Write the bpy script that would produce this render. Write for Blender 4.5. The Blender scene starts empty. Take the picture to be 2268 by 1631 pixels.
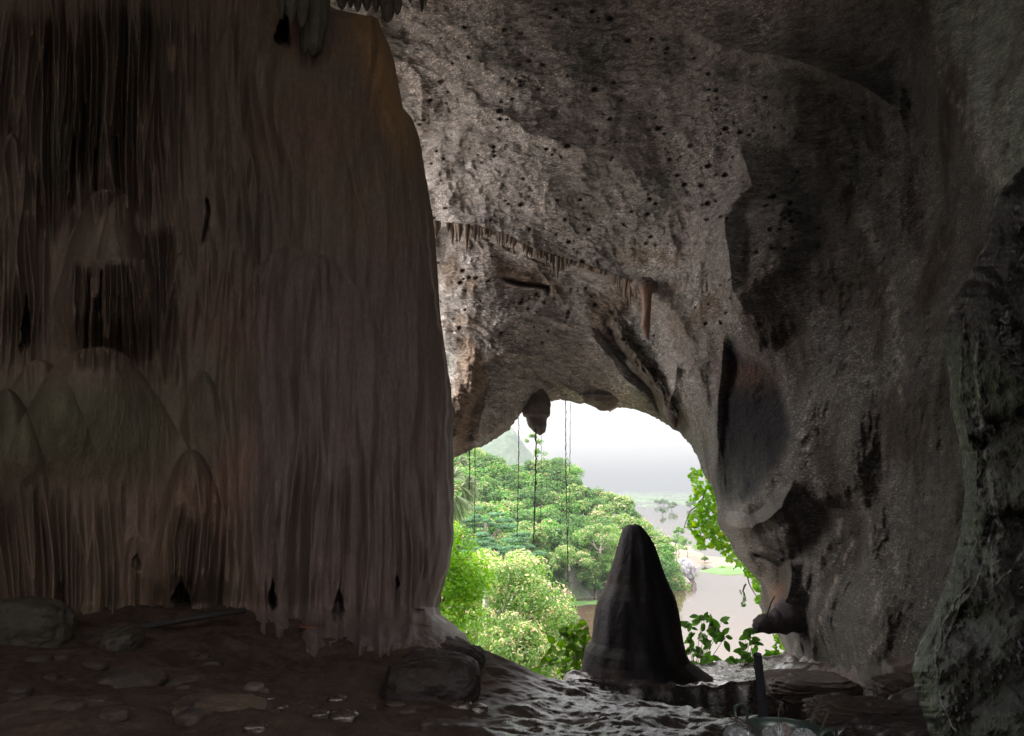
import bpy, math, random
import numpy as np
from math import radians, sin, cos, pi
from mathutils import Vector

# ------------------------------------------------------------------ camera, sky, sun, exposure
sc = bpy.context.scene
C = sc.collection
PITCH = radians(10.1)
cam = bpy.data.cameras.new('camera'); cam.lens = 24.0; cam.sensor_width = 36.0
cam.clip_start = 0.05; cam.clip_end = 30000
camo = bpy.data.objects.new('camera', cam); C.objects.link(camo)
camo.location = (0, 0, 0); camo.rotation_euler = (pi/2 + PITCH, 0, 0)
sc.camera = camo

SUN_EL, SUN_AZ = radians(50), radians(-82)      # azimuth measured from +Y (the view) towards +X
world = bpy.data.worlds.new('World'); sc.world = world; world.use_nodes = True
wn, wl = world.node_tree.nodes, world.node_tree.links
wn.clear()
wo = wn.new('ShaderNodeOutputWorld')
bg1 = wn.new('ShaderNodeBackground'); bg2 = wn.new('ShaderNodeBackground'); add = wn.new('ShaderNodeAddShader')
sky = wn.new('ShaderNodeTexSky'); sky.sky_type = 'NISHITA'; sky.sun_disc = False
sky.sun_elevation = SUN_EL; sky.sun_rotation = SUN_AZ; sky.dust_density = 1.2
wl.new(sky.outputs[0], bg1.inputs[0]); bg1.inputs[1].default_value = 0.05
# bright high overcast: the zenith three times as bright as the horizon, as a real cloud layer
tc = wn.new('ShaderNodeTexCoord'); sx = wn.new('ShaderNodeSeparateXYZ'); mr = wn.new('ShaderNodeMapRange')
wl.new(tc.outputs['Generated'], sx.inputs[0]); wl.new(sx.outputs[2], mr.inputs[0])
mr.inputs[1].default_value = 0.14; mr.inputs[2].default_value = 0.75
mr.inputs[3].default_value = 0.56; mr.inputs[4].default_value = 4.2
bg2.inputs[0].default_value = (1.0, 0.92, 0.87, 1)
# glow added low on the sun's side of the sky to light the vault
dp = wn.new('ShaderNodeVectorMath'); dp.operation = 'DOT_PRODUCT'; wl.new(tc.outputs['Generated'], dp.inputs[0]); dp.inputs[1].default_value = (-0.955, 0.0, 0.297)
mg = wn.new('ShaderNodeMapRange'); mg.interpolation_type = 'SMOOTHSTEP'; wl.new(dp.outputs['Value'], mg.inputs[0]); mg.inputs[1].default_value = .3; mg.inputs[2].default_value = 1.0; mg.inputs[3].default_value = 0.0; mg.inputs[4].default_value = 2.5
sm = wn.new('ShaderNodeMath'); sm.operation = 'ADD'; wl.new(mr.outputs[0], sm.inputs[0]); wl.new(mg.outputs[0], sm.inputs[1]); wl.new(sm.outputs[0], bg2.inputs[1])
wl.new(bg1.outputs[0], add.inputs[0]); wl.new(bg2.outputs[0], add.inputs[1]); wl.new(add.outputs[0], wo.inputs[0])

sun = bpy.data.lights.new('sun', 'SUN'); sun.energy = 1.7; sun.angle = radians(3); sun.color = (1, 0.95, 0.86)
suno = bpy.data.objects.new('sun', sun); C.objects.link(suno)
sd = Vector((sin(SUN_AZ)*cos(SUN_EL), cos(SUN_AZ)*cos(SUN_EL), sin(SUN_EL)))
suno.rotation_euler = sd.to_track_quat('Z', 'Y').to_euler(); suno.location = (0, -30, 60)
sc.view_settings.view_transform = 'Standard'; sc.view_settings.look = 'None'
sc.view_settings.exposure = 1.3; sc.view_settings.gamma = 1.0
try:
    sc.cycles.use_denoising = True
    sc.cycles.max_bounces = 9; sc.cycles.diffuse_bounces = 6; sc.cycles.glossy_bounces = 3
    sc.cycles.transmission_bounces = 6; sc.cycles.volume_bounces = 1
    sc.cycles.sample_clamp_indirect = 6.0; sc.cycles.caustics_reflective = False
except Exception: pass

# ------------------------------------------------------------------ helpers
FX = 1512.0
F = np.array([0, cos(PITCH), sin(PITCH)]); U = np.array([0, -sin(PITCH), cos(PITCH)])
def dirs(u, v):
    u = np.asarray(u, float); v = np.asarray(v, float)
    a = (u-1134)/FX; b = (815.5-v)/FX
    return np.stack([a, F[1]+b*U[1], F[2]+b*U[2]], -1)
def at(u, v, Y):
    d = dirs(u, v); return d*(np.asarray(Y, float)/d[..., 1])[..., None]
def proj(P):
    c = P@F; c2 = np.where(np.abs(c) < 1e-3, 1e-3, c)
    u = 1134+FX*P[..., 0]/c2; v = 815.5-FX*(P@U)/c2
    bad = c < 0.05
    return np.where(bad, 9999, u), np.where(bad, -9999, v)
def smooth(e0, e1, x):
    t = np.clip((x-e0)/(e1-e0), 0, 1); return t*t*(3-2*t)

_rs = np.random.RandomState(5)
_perm = _rs.permutation(256).astype(np.int32); _perm = np.concatenate([_perm, _perm, _perm])
_g = _rs.normal(size=(256, 3)).astype(np.float32); _g /= np.linalg.norm(_g, axis=1)[:, None]
def perlin(P):
    P = np.asarray(P, np.float32); sh = P.shape[:-1]; P = P.reshape(-1, 3); out = np.empty(len(P), np.float32)
    for s in range(0, len(P), 200000):
        p = P[s:s+200000]; i = np.floor(p).astype(np.int32); f = p-i; i &= 255
        w = f*f*f*(f*(f*6-15)+10); r = 0
        for a in (0, 1):
            wa = w[:, 0] if a else 1-w[:, 0]; ha = _perm[i[:, 0]+a]
            for b in (0, 1):
                wb = w[:, 1] if b else 1-w[:, 1]; hb = _perm[ha+((i[:, 1]+b) & 255)]
                for c in (0, 1):
                    wc = w[:, 2] if c else 1-w[:, 2]; h = _perm[hb+((i[:, 2]+c) & 255)]
                    g = _g[h]
                    r = r + wa*wb*wc*(g[:, 0]*(f[:, 0]-a)+g[:, 1]*(f[:, 1]-b)+g[:, 2]*(f[:, 2]-c))
        out[s:s+200000] = r
    return out.reshape(sh)*1.6
def fbm(P, o=4, ridged=False, gain=.5):
    P = np.asarray(P, np.float32); r = 0; a = 1.0; t = 0
    for k in range(o):
        n = perlin(P*(2.03**k)+k*17.3)
        if ridged: n = 1-2*np.abs(n)
        r = r+a*n; t += a; a *= gain
    return r/t
def V3(*a): return np.array(a, float)

def segdist(u, v, pts):
    """distance to a polyline, arc fraction at the nearest point, signed side (+ = right of the travel direction on screen)"""
    best = np.full(np.shape(u), 1e9); fr = np.zeros(np.shape(u)); side = np.zeros(np.shape(u))
    n = len(pts)-1
    for i in range(n):
        x0, y0 = pts[i][:2]; x1, y1 = pts[i+1][:2]; dx, dy = x1-x0, y1-y0; L = dx*dx+dy*dy
        t = np.clip(((u-x0)*dx+(v-y0)*dy)/L, 0, 1)
        d = np.hypot(u-x0-t*dx, v-y0-t*dy); m = d < best
        best = np.where(m, d, best); fr = np.where(m, (i+t)/n, fr)
        side = np.where(m, np.sign((u-x0)*dy-(v-y0)*dx), side)
    return best, fr, side
def polysd(u, v, poly):
    """signed distance to a closed polygon: negative inside"""
    d, _, _ = segdist(u, v, list(poly)+[poly[0]])
    ins = np.zeros(np.shape(u), bool); n = len(poly)
    for i in range(n):
        x0, y0 = poly[i]; x1, y1 = poly[(i+1) % n]
        if y0 == y1: continue
        c = ((y0 > v) != (y1 > v)) & (u < (x1-x0)*(v-y0)/(y1-y0)+x0)
        ins ^= c
    return np.where(ins, -d, d)
def ridge(u, v, pts, w, amp, sharp=True):
    px = [p[0] for p in pts]; py = [p[1] for p in pts]
    m = (u > min(px)-w) & (u < max(px)+w) & (v > min(py)-w) & (v < max(py)+w)
    out = np.zeros(np.shape(u), np.float32)
    d, fr, _ = segdist(u[m], v[m], pts)
    k = np.clip(1-d/w, 0, 1); k = k**1.5 if sharp else k*k*(3-2*k)
    out[m] = amp*k*np.clip(np.minimum(fr, 1-fr)*6+.15, 0, 1)
    return out
def interp_poly(v, pts):
    return np.interp(v, [p[0] for p in pts], [p[1] for p in pts])
def rbf(X, ctrl, vals, c=.15):
    X = np.asarray(X, float); K = np.asarray(ctrl, float)
    def ph(A): return -np.sqrt((A**2).sum(-1)+c*c)
    M = ph(K[:, None]-K[None])+np.eye(len(K))*1e-6
    n = len(K); A = np.zeros((n+1, n+1)); A[:n, :n] = M; A[:n, n] = 1; A[n, :n] = 1
    w = np.linalg.solve(A, np.append(vals, 0)); out = np.empty(len(X))
    for s in range(0, len(X), 100000):
        out[s:s+100000] = ph(X[s:s+100000, None]-K[None])@w[:n]+w[n]
    return out

def coarse(G, f, st=5, sj=None):
    """evaluate f(points) on every st-th node of a grid of points and interpolate bilinearly"""
    n, m = G.shape[:2]
    i = np.unique(np.append(np.arange(0, n, st), n-1)); j = np.unique(np.append(np.arange(0, m, sj or st), m-1))
    c = f(G[i][:, j].reshape(-1, G.shape[-1])).reshape(len(i), len(j))
    r = np.stack([np.interp(np.arange(n), i, c[:, k]) for k in range(len(j))], 1)
    return np.stack([np.interp(np.arange(m), j, r[k]) for k in range(n)], 0)

def tag(o, label=None, cat=None, group=None, kind=None):
    if label: o['label'] = label
    if cat: o['category'] = cat
    if group: o['group'] = group
    if kind: o['kind'] = kind
    return o
def empty(name, loc=(0, 0, 0)):
    o = bpy.data.objects.new(name, None); C.objects.link(o); o.location = loc; o.empty_display_size = .1; return o
def mesh(name, V, Fc, mat, parent=None, col=None, smooth_=True, origin=None):
    """V: n,3  Fc: m,k array (k = 3 or 4) or a list of such arrays; vertices in world space, origin moved if given"""
    V = np.asarray(V, np.float64).reshape(-1, 3)
    if origin is None: origin = np.zeros(3)
    fl = Fc if isinstance(Fc, list) else [Fc]
    fl = [np.asarray(f, np.int32) for f in fl if len(f)]
    me = bpy.data.meshes.new(name); me.vertices.add(len(V))
    me.vertices.foreach_set('co', (V-np.asarray(origin)).astype(np.float32).ravel())
    li = np.concatenate([f.ravel() for f in fl]); cnt = np.concatenate([np.full(len(f), f.shape[1], np.int32) for f in fl])
    me.loops.add(len(li)); me.loops.foreach_set('vertex_index', li)
    me.polygons.add(len(cnt)); st = np.concatenate([[0], np.cumsum(cnt)[:-1]]).astype(np.int32)
    me.polygons.foreach_set('loop_start', st); me.polygons.foreach_set('loop_total', cnt)
    me.polygons.foreach_set('use_smooth', np.full(len(cnt), smooth_, bool))
    if col is not None:
        a = me.color_attributes.new('Col', 'FLOAT_COLOR', 'POINT')
        c4 = np.ones((len(V), 4), np.float32); c4[:, :np.shape(col)[1]] = col
        a.data.foreach_set('color', c4.ravel())
    me.materials.append(mat); me.update(calc_edges=True)
    o = bpy.data.objects.new(name, me); C.objects.link(o)
    if parent is not None: o.parent = parent
    if parent is None: o.location = origin
    else: o.location = np.asarray(origin)-np.array(parent.location) if np.any(origin) else -np.array(parent.location)
    return o
def gridfaces(n, m, keep=None, closed=False, flip=False):
    """n rows x m columns"""
    i = np.arange(n-1)[:, None]; j = np.arange(m if closed else m-1)[None]
    j2 = (j+1) % m
    f = np.stack([i*m+j+0*j2, i*m+j2, (i+1)*m+j2, (i+1)*m+j+0*j2], -1)
    if keep is not None: f = f[keep[:f.shape[0], :f.shape[1]]]
    f = f.reshape(-1, 4)
    return f[:, ::-1] if flip else f
def tube(pts, rad, n=8, cap=True, squash=None):
    """tapered tube along pts; returns V, [quads, tris]"""
    P = np.asarray(pts, float); rad = np.broadcast_to(np.asarray(rad, float), (len(P),))
    T = np.gradient(P, axis=0); T /= np.linalg.norm(T, axis=1)[:, None]+1e-9
    ref = np.array([0, 0, 1.]) if abs(T[0][2]) < .9 else np.array([1., 0, 0]); V = []
    a = np.linspace(0, 2*pi, n, endpoint=False)
    for p, t, r in zip(P, T, rad):
        x = np.cross(t, ref); x /= np.linalg.norm(x)+1e-9; y = np.cross(t, x); ref = np.cross(x, t)
        V.append(p+r*(np.cos(a)[:, None]*x+np.sin(a)[:, None]*y))
    V = np.concatenate(V); Q = gridfaces(len(P), n, closed=True); fs = [Q]
    if cap:
        k = len(V); V = np.vstack([V, P[0], P[-1]]); b = (len(P)-1)*n; i = np.arange(n)
        fs.append(np.stack([np.full(n, k), (i+1) % n, i], 1)); fs.append(np.stack([np.full(n, k+1), b+i, b+(i+1) % n], 1))
    return V, fs
class MB:
    def __init__(s): s.V = []; s.F = []; s.n = 0; s.c = []
    def add(s, V, fs, col=None):
        V = np.asarray(V, float).reshape(-1, 3)
        for f in (fs if isinstance(fs, list) else [fs]):
            if len(f): s.F.append(np.asarray(f)+s.n)
        s.V.append(V); s.n += len(V)
        if col is not None: s.c.append(np.broadcast_to(np.asarray(col, float), (len(V), 3)))
        return s
    def build(s, name, mat, parent=None, smooth_=True, origin=None):
        q = [f for f in s.F if f.shape[1] == 4]; t = [f for f in s.F if f.shape[1] == 3]
        fs = [np.concatenate(x) for x in (q, t) if x]
        return mesh(name, np.concatenate(s.V), fs, mat, parent, np.concatenate(s.c) if s.c else None, smooth_, origin)

# ------------------------------------------------------------------ materials
def principled(name):
    m = bpy.data.materials.new(name); m.use_nodes = True
    n = m.node_tree.nodes; return m, n, m.node_tree.links, n['Principled BSDF']
def nnode(n, l, scale, detail=6, rough=.6, vec=None, dist=0.0):
    t = n.new('ShaderNodeTexNoise'); t.inputs['Scale'].default_value = scale
    t.inputs['Detail'].default_value = detail; t.inputs['Roughness'].default_value = rough
    t.inputs['Distortion'].default_value = dist
    if vec is not None: l.new(vec, t.inputs['Vector'])
    return t
def rock_mat(name, stretch=(1, 1, 1), rot=(0, 0, 0), bump=.5, dist=.03, rough=(.35, .75), scale=1.0, spec=.5, var=.45, wet=False, painted_glint=0.):
    m, n, l, b = principled(name)
    g = n.new('ShaderNodeTexCoord'); mp = n.new('ShaderNodeMapping'); l.new(g.outputs['Object'], mp.inputs[0])
    mp.inputs['Scale'].default_value = stretch; mp.inputs['Rotation'].default_value = rot
    at_ = n.new('ShaderNodeAttribute'); at_.attribute_name = 'Col'
    n1 = nnode(n, l, 5.0*scale, 8, .7, mp.outputs[0]); n2 = nnode(n, l, 28*scale, 5, .65, mp.outputs[0], .4)
    r1 = n.new('ShaderNodeMapRange'); l.new(n1.outputs[0], r1.inputs[0])
    r1.inputs[1].default_value = .3; r1.inputs[2].default_value = .7; r1.inputs[3].default_value = 1-var; r1.inputs[4].default_value = 1+var
    r2 = n.new('ShaderNodeMapRange'); l.new(n2.outputs[0], r2.inputs[0])
    r2.inputs[1].default_value = .3; r2.inputs[2].default_value = .7; r2.inputs[3].default_value = 1-var*.9; r2.inputs[4].default_value = 1+var*.9
    mu = n.new('ShaderNodeMath'); mu.operation = 'MULTIPLY'; l.new(r1.outputs[0], mu.inputs[0]); l.new(r2.outputs[0], mu.inputs[1])
    vm = n.new('ShaderNodeVectorMath'); vm.operation = 'SCALE'; l.new(at_.outputs['Color'], vm.inputs[0]); l.new(mu.outputs[0], vm.inputs['Scale'])
    l.new(vm.outputs[0], b.inputs['Base Color'])
    if painted_glint:  # wet glints painted as brighter speckles in the base colour
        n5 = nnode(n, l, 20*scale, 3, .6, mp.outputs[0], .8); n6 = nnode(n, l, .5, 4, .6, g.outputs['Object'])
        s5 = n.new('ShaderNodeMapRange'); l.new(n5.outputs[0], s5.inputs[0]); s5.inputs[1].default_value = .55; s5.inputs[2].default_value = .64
        s6 = n.new('ShaderNodeMapRange'); l.new(n6.outputs[0], s6.inputs[0]); s6.inputs[1].default_value = .42; s6.inputs[2].default_value = .6; s6.inputs[3].default_value = .1*painted_glint; s6.inputs[4].default_value = painted_glint
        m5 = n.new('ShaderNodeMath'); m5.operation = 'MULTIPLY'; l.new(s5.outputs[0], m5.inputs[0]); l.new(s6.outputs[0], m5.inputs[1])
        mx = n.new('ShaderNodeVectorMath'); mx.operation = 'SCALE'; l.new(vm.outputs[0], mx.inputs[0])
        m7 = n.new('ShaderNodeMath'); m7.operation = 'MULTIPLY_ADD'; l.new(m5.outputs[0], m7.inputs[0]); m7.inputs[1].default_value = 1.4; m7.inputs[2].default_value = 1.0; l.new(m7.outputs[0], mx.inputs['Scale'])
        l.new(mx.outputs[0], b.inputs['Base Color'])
    rr = n.new('ShaderNodeMapRange'); l.new(n1.outputs[0], rr.inputs[0]); rr.inputs[1].default_value = .35; rr.inputs[2].default_value = .65
    rr.inputs[3].default_value = rough[0]; rr.inputs[4].default_value = rough[1]; l.new(rr.outputs[0], b.inputs['Roughness'])
    b.inputs['Specular IOR Level'].default_value = spec
    if wet:
        mw = n.new('ShaderNodeMix'); l.new(at_.outputs['Alpha'], mw.inputs[0]); mw.inputs[2].default_value = .85; l.new(rr.outputs[0], mw.inputs[3]); l.new(mw.outputs[0], b.inputs['Roughness'])
        ms = n.new('ShaderNodeMapRange'); l.new(at_.outputs['Alpha'], ms.inputs[0]); ms.inputs[3].default_value = .25; ms.inputs[4].default_value = spec; l.new(ms.outputs[0], b.inputs['Specular IOR Level'])
    n3 = nnode(n, l, 9*scale, 10, .72, mp.outputs[0], .6)
    bp = n.new('ShaderNodeBump'); bp.inputs['Strength'].default_value = bump; bp.inputs['Distance'].default_value = dist
    l.new(n3.outputs[0], bp.inputs['Height']); l.new(bp.outputs[0], b.inputs['Normal'])
    return m
def plain(name, col, rough=.6, metal=0, var=.2, nscale=20, bump=.2, dist=.01, spec=.5):
    m, n, l, b = principled(name)
    g = n.new('ShaderNodeTexCoord'); t = nnode(n, l, nscale, 6, .65, g.outputs['Object'])
    r = n.new('ShaderNodeMapRange'); l.new(t.outputs[0], r.inputs[0]); r.inputs[1].default_value = .3; r.inputs[2].default_value = .7
    r.inputs[3].default_value = 1-var; r.inputs[4].default_value = 1+var
    vm = n.new('ShaderNodeVectorMath'); vm.operation = 'SCALE'; vm.inputs[0].default_value = col; l.new(r.outputs[0], vm.inputs['Scale'])
    l.new(vm.outputs[0], b.inputs['Base Color']); b.inputs['Roughness'].default_value = rough; b.inputs['Metallic'].default_value = metal
    b.inputs['Specular IOR Level'].default_value = spec
    bp = n.new('ShaderNodeBump'); bp.inputs['Strength'].default_value = bump; bp.inputs['Distance'].default_value = dist
    l.new(t.outputs[0], bp.inputs['Height']); l.new(bp.outputs[0], b.inputs['Normal'])
    return m
def leaf_mat(name, trans=.45):
    m = bpy.data.materials.new(name); m.use_nodes = True; n = m.node_tree.nodes; l = m.node_tree.links; n.clear()
    o = n.new('ShaderNodeOutputMaterial'); at_ = n.new('ShaderNodeAttribute'); at_.attribute_name = 'Col'
    b = n.new('ShaderNodeBsdfPrincipled'); b.inputs['Roughness'].default_value = .45; b.inputs['Specular IOR Level'].default_value = .35
    t = n.new('ShaderNodeBsdfTranslucent'); mx = n.new('ShaderNodeMixShader'); mx.inputs[0].default_value = trans
    l.new(at_.outputs['Color'], b.inputs['Base Color'])
    hs = n.new('ShaderNodeHueSaturation'); hs.inputs['Saturation'].default_value = 1.15; hs.inputs['Value'].default_value = 1.5
    l.new(at_.outputs['Color'], hs.inputs['Color']); l.new(hs.outputs[0], t.inputs['Color'])
    l.new(b.outputs[0], mx.inputs[1]); l.new(t.outputs[0], mx.inputs[2]); l.new(mx.outputs[0], o.inputs['Surface'])
    return m
M_shell = rock_mat('cave_limestone', stretch=(.8, 1.2, 2.6), rot=(0, .37, 0), bump=1.0, dist=.10, rough=(.45, .8), scale=.9, var=.6, spec=.15, painted_glint=1.)
M_curt = rock_mat('flowstone', stretch=(2.2, 2.2, .4), bump=.35, dist=.02, rough=(.5, .85), scale=1.0, spec=.35, var=.3)
M_near = rock_mat('dark_foreground_rock', stretch=(1.5, 1.5, .8), bump=.4, dist=.03, rough=(.2, .42), scale=2.2, var=.4, spec=.6)
M_ground = rock_mat('wet_cave_floor', stretch=(1, .6, 1), bump=.5, dist=.014, rough=(.14, .36), scale=1.6, spec=1.0, wet=True)
M_dry = rock_mat('boulder_rock', bump=.7, dist=.02, rough=(.4, .8), scale=2.5)
M_stal = rock_mat('stalagmite_rock', stretch=(1.3, 1.3, .6), bump=.5, dist=.02, rough=(.6, .9), scale=1.8, spec=.15)
M_hang = rock_mat('stalactite_rock', stretch=(2, 2, .5), bump=.6, dist=.02, rough=(.4, .75), scale=2)
M_cliff = rock_mat('cliff_rock', bump=.8, dist=.3, rough=(.6, .9), scale=.15)
M_leaf = leaf_mat('leaves'); M_bark = plain('bark', (.14, .12, .10), .85)
M_palebark = plain('pale_bark', (.5, .47, .42), .8)
M_vine = plain('dark_root', (.05, .04, .035), .9)

# ------------------------------------------------------------------ cave shell: one closed vault round the viewer with the mouth in front
NA1, NA2 = 1650, 170
al = np.concatenate([np.linspace(-78, 160, NA1, endpoint=False), np.linspace(160, 282, NA2, endpoint=False)])
al = np.radians(al)
C0 = (1370, 1180)
w0 = dirs(*C0); w0 /= np.linalg.norm(w0)
e1 = np.cross(w0, [0, 0, 1.]); e1 /= np.linalg.norm(e1); e2 = np.cross(e1, w0)
MOUTH = [(1750, 1482), (1742, 1440), (1722, 1400), (1697, 1366), (1686, 1345), (1690, 1300), (1672, 1275), (1650, 1252), (1632, 1232), (1618, 1200),
         (1600, 1176), (1589, 1156), (1592, 1135), (1588, 1108), (1578, 1080), (1566, 1062), (1556, 1040), (1545, 1010), (1530, 985), (1508, 960), (1488, 948),
         (1470, 936), (1445, 922), (1420, 911), (1398, 905), (1368, 903), (1352, 912), (1335, 905), (1318, 903), (1303, 893), (1285, 896), (1262, 888), (1240, 885), (1222, 890),
         (1204, 908), (1188, 922), (1170, 914), (1158, 912), (1140, 935), (1128, 952), (1108, 966), (1088, 978), (1068, 990), (1048, 994), (1030, 1006), (1012, 1012),
         (985, 1030), (955, 1080), (935, 1200), (940, 1350), (1000, 1560), (1150, 1680), (1400, 1720), (1650, 1700), (1790, 1600)]
md = dirs([p[0] for p in MOUTH], [p[1] for p in MOUTH]); md /= np.linalg.norm(md, axis=1)[:, None]
mth = np.arccos(md@w0); mal = np.arctan2(md@e2, md@e1)
mal = np.unwrap(mal); s = np.argsort(mal)
mal, mth = mal[s], mth[s]
mal3 = np.concatenate([mal-2*pi, mal, mal+2*pi]); mth3 = np.tile(mth, 3)
th_rim = np.interp(al, mal3, mth3)
nz = np.stack([np.cos(al)*14, np.sin(al)*14, 0*al], -1)
th_rim = th_rim+.0030*fbm(nz*3, 5, gain=.65)
NT1, NT2 = 700, 90
tt = np.concatenate([np.linspace(0, 1, NT1, endpoint=False)**1.0, ])
TH1 = radians(63)
TH = np.concatenate([th_rim[None]+(TH1-th_rim[None])*tt[:, None], TH1+(pi-.02-TH1)*np.linspace(0, 1, NT2)[:, None]+0*th_rim[None]])
D = np.cos(TH)[..., None]*w0+np.sin(TH)[..., None]*(np.cos(al)[None, :, None]*e1+np.sin(al)[None, :, None]*e2)
nT, nA = TH.shape
# depth controls: pixel + distance along the view
CT = [(1240, 885, 17.5), (1400, 905, 17), (1160, 905, 17), (1010, 1005, 16), (1500, 950, 16), (1560, 1060, 15), (1600, 1165, 14), (1640, 1240, 13.6),
      (1690, 1340, 13.2), (1750, 1480, 12.8), (1760, 1650, 12), (1300, 1700, 13), (950, 1350, 14), (960, 1150, 15.5),
      (1250, 760, 16.2), (1100, 820, 16), (1400, 760, 15.2), (1250, 640, 15), (1050, 600, 15.2), (1450, 640, 13.8), (1300, 500, 13.8), (1050, 400, 14.2),
      (1500, 450, 12.6), (1250, 300, 13), (1000, 250, 14), (1500, 200, 11.8), (1250, 50, 12.4), (950, 30, 13.2), (1600, 30, 11),
      (1550, 800, 13.6), (1560, 950, 14.2), (1650, 900, 12.6), (1680, 1150, 12.2), (1750, 700, 11.4), (1750, 450, 11.2), (1750, 200, 10.6),
      (1800, 950, 10.9), (1780, 1250, 11.4), (1850, 1400, 10), (1950, 1480, 8.6), (1950, 1250, 9.2), (1950, 1000, 9.4), (1950, 700, 9.8), (1950, 400, 10), (1950, 100, 9.6),
      (2100, 1300, 7.5), (2080, 1000, 8), (2100, 700, 8.2), (2100, 400, 8.6), (2150, 100, 8), (2268, 300, 6.6), (2250, 1000, 6.6), (2250, 1500, 6), (2100, 1600, 6.2),
      (2268, 50, 7), (700, 600, 17.5), (300, 600, 17), (0, 600, 15), (700, 100, 14), (300, 50, 13), (700, 1200, 16), (300, 1200, 15), (0, 1200, 13),
      (1600, -300, 9.5), (1134, -300, 11), (700, -200, 12)]
cd = dirs([c[0] for c in CT], [c[1] for c in CT]); cy = cd[:, 1].copy(); nl = np.linalg.norm(cd, axis=1); cd /= nl[:, None]
cr = np.array([c[2] for c in CT])/cy*nl
def azel(az, el): a, e = radians(az), radians(el); return [sin(a)*cos(e), cos(a)*cos(e), sin(e)]
BK = [(60, 0, 6.8), (60, 40, 9), (90, 0, 6.5), (90, 45, 9.5), (0, 60, 12.5), (0, 88, 12), (-60, 45, 13), (-60, 5, 14), (-90, 0, 10), (-90, 50, 12), (-130, 0, 12), (-130, 45, 13),
      (180, 0, 12), (180, 45, 13), (130, 0, 9), (130, 45, 12), (60, -45, 6), (-60, -45, 7), (180, -45, 6), (0, -88, 4.5), (0, -50, 8), (100, -40, 6), (-100, -40, 7)]
cd = np.vstack([cd, [azel(a, e) for a, e, _ in BK]]); cr = np.append(cr, [b[2] for b in BK])
Rr = np.exp(coarse(D, lambda X: rbf(X, cd, np.log(cr), .12), 6, 1))
P = D*Rr[..., None]
u, v = proj(P)
inF = (u > 700) & (u < 2500) & (v > -250) & (v < 1750)
d = np.zeros_like(u)          # relief along the ray in metres, + = towards the viewer
# warp the drawing coordinates so that no line is ruler-straight
u = u.astype(np.float32); v = v.astype(np.float32)
wu = u+9*fbm(P*1.1, 3)+26*fbm(P*.45+7, 2); wv = v+9*fbm(P*1.1+31, 3)+22*fbm(P*.45+57, 2)
# the stalactite ledge: recess behind it
LEDGE = [(940, 500), (1000, 505), (1060, 512), (1120, 530), (1180, 562), (1240, 580), (1300, 598), (1370, 622), (1440, 648), (1500, 700), (1540, 760)]
dd, fr, sd_ = segdist(u, v+4*fbm(P*2, 2), LEDGE)
below = np.interp(u, [p[0] for p in LEDGE], [p[1] for p in LEDGE]) < v
fade = smooth(900, 960, u)*(1-smooth(1450, 1540, u))
d -= np.where(below, .75*smooth(0, 10, dd)*(1-smooth(20, 170, dd)), 0)*fade
d += np.where(~below, .16*(1-smooth(0, 50, dd)), 0)*fade
# thin dark slit
d -= ridge(u, v, [(1108, 618), (1150, 630), (1190, 634), (1214, 638), (1216, 650)], 8, .7)
# broken flake running down to the arch
FL = [(1350, 712), (1385, 760), (1430, 815), (1470, 850), (1490, 905), (1500, 945)]
d += ridge(wu, wv, FL, 34, .30)*(.3+1.6*fbm(P*3.2, 4, True)); d -= ridge(u, v, [(p[0]-28, p[1]+14) for p in FL], 20, .5)
d -= ridge(u, v, [(1345, 720), (1375, 780), (1400, 800)], 18, .5)
d += ridge(u, v, [(1500, 800), (1495, 860), (1480, 900)], 22, .35)
d += ridge(wu, wv, [(1190, 815), (1240, 845), (1290, 880), (1335, 905)], 18, .16)
d -= ridge(u, v, [(1180, 826), (1230, 856), (1285, 892)], 12, .25)
# brown draped rock by the curtain on the left
d += 1.0*smooth(0, -40, polysd(wu, v, [(900, 740), (1040, 745), (1062, 790), (1075, 860), (1062, 930), (1040, 985), (1008, 1020), (900, 1040)]))*smooth(745, 920, wv+.4*(wu-1000))*(1-.2*fbm(P*1.3*V3(2, 2, .6), 3, True))
d += ridge(wu, wv, [(1075, 900), (1060, 980), (1030, 1010)], 26, .5)
# overhanging block to the right, with its alcove
BLK = [(1640, 300), (1612, 345), (1600, 400), (1585, 455), (1527, 478), (1532, 530), (1560, 585), (1578, 640), (1618, 668), (1592, 700), (1572, 690), (1575, 730), (1640, 790), (1700, 800), (1800, 700), (1800, 400)]
sdb = polysd(wu, wv, BLK)
d += .34*smooth(12, -50, sdb)*(1-smooth(1640, 1780, u))
d += ridge(wu, wv, [(1600, 470), (1610, 560), (1625, 650), (1660, 700)], 34, .4)
d += ridge(wu, wv, [(1640, 320), (1665, 420), (1600, 480)], 30, .25)
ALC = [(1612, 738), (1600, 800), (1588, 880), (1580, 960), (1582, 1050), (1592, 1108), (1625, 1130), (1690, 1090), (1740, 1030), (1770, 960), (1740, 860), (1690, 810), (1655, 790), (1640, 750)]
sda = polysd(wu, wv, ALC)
d -= .10*smooth(12, -34, sda)*(1-smooth(0, 1, (u-1600)/230))+.26*smooth(14, -80, sda)
d += .35*np.exp(-((wu-1670)/45)**2-((wv-860)/60)**2)
d += ridge(wu, wv, [(1606, 745), (1590, 870), (1580, 1000), (1594, 1110)], 22, .18)
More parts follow.
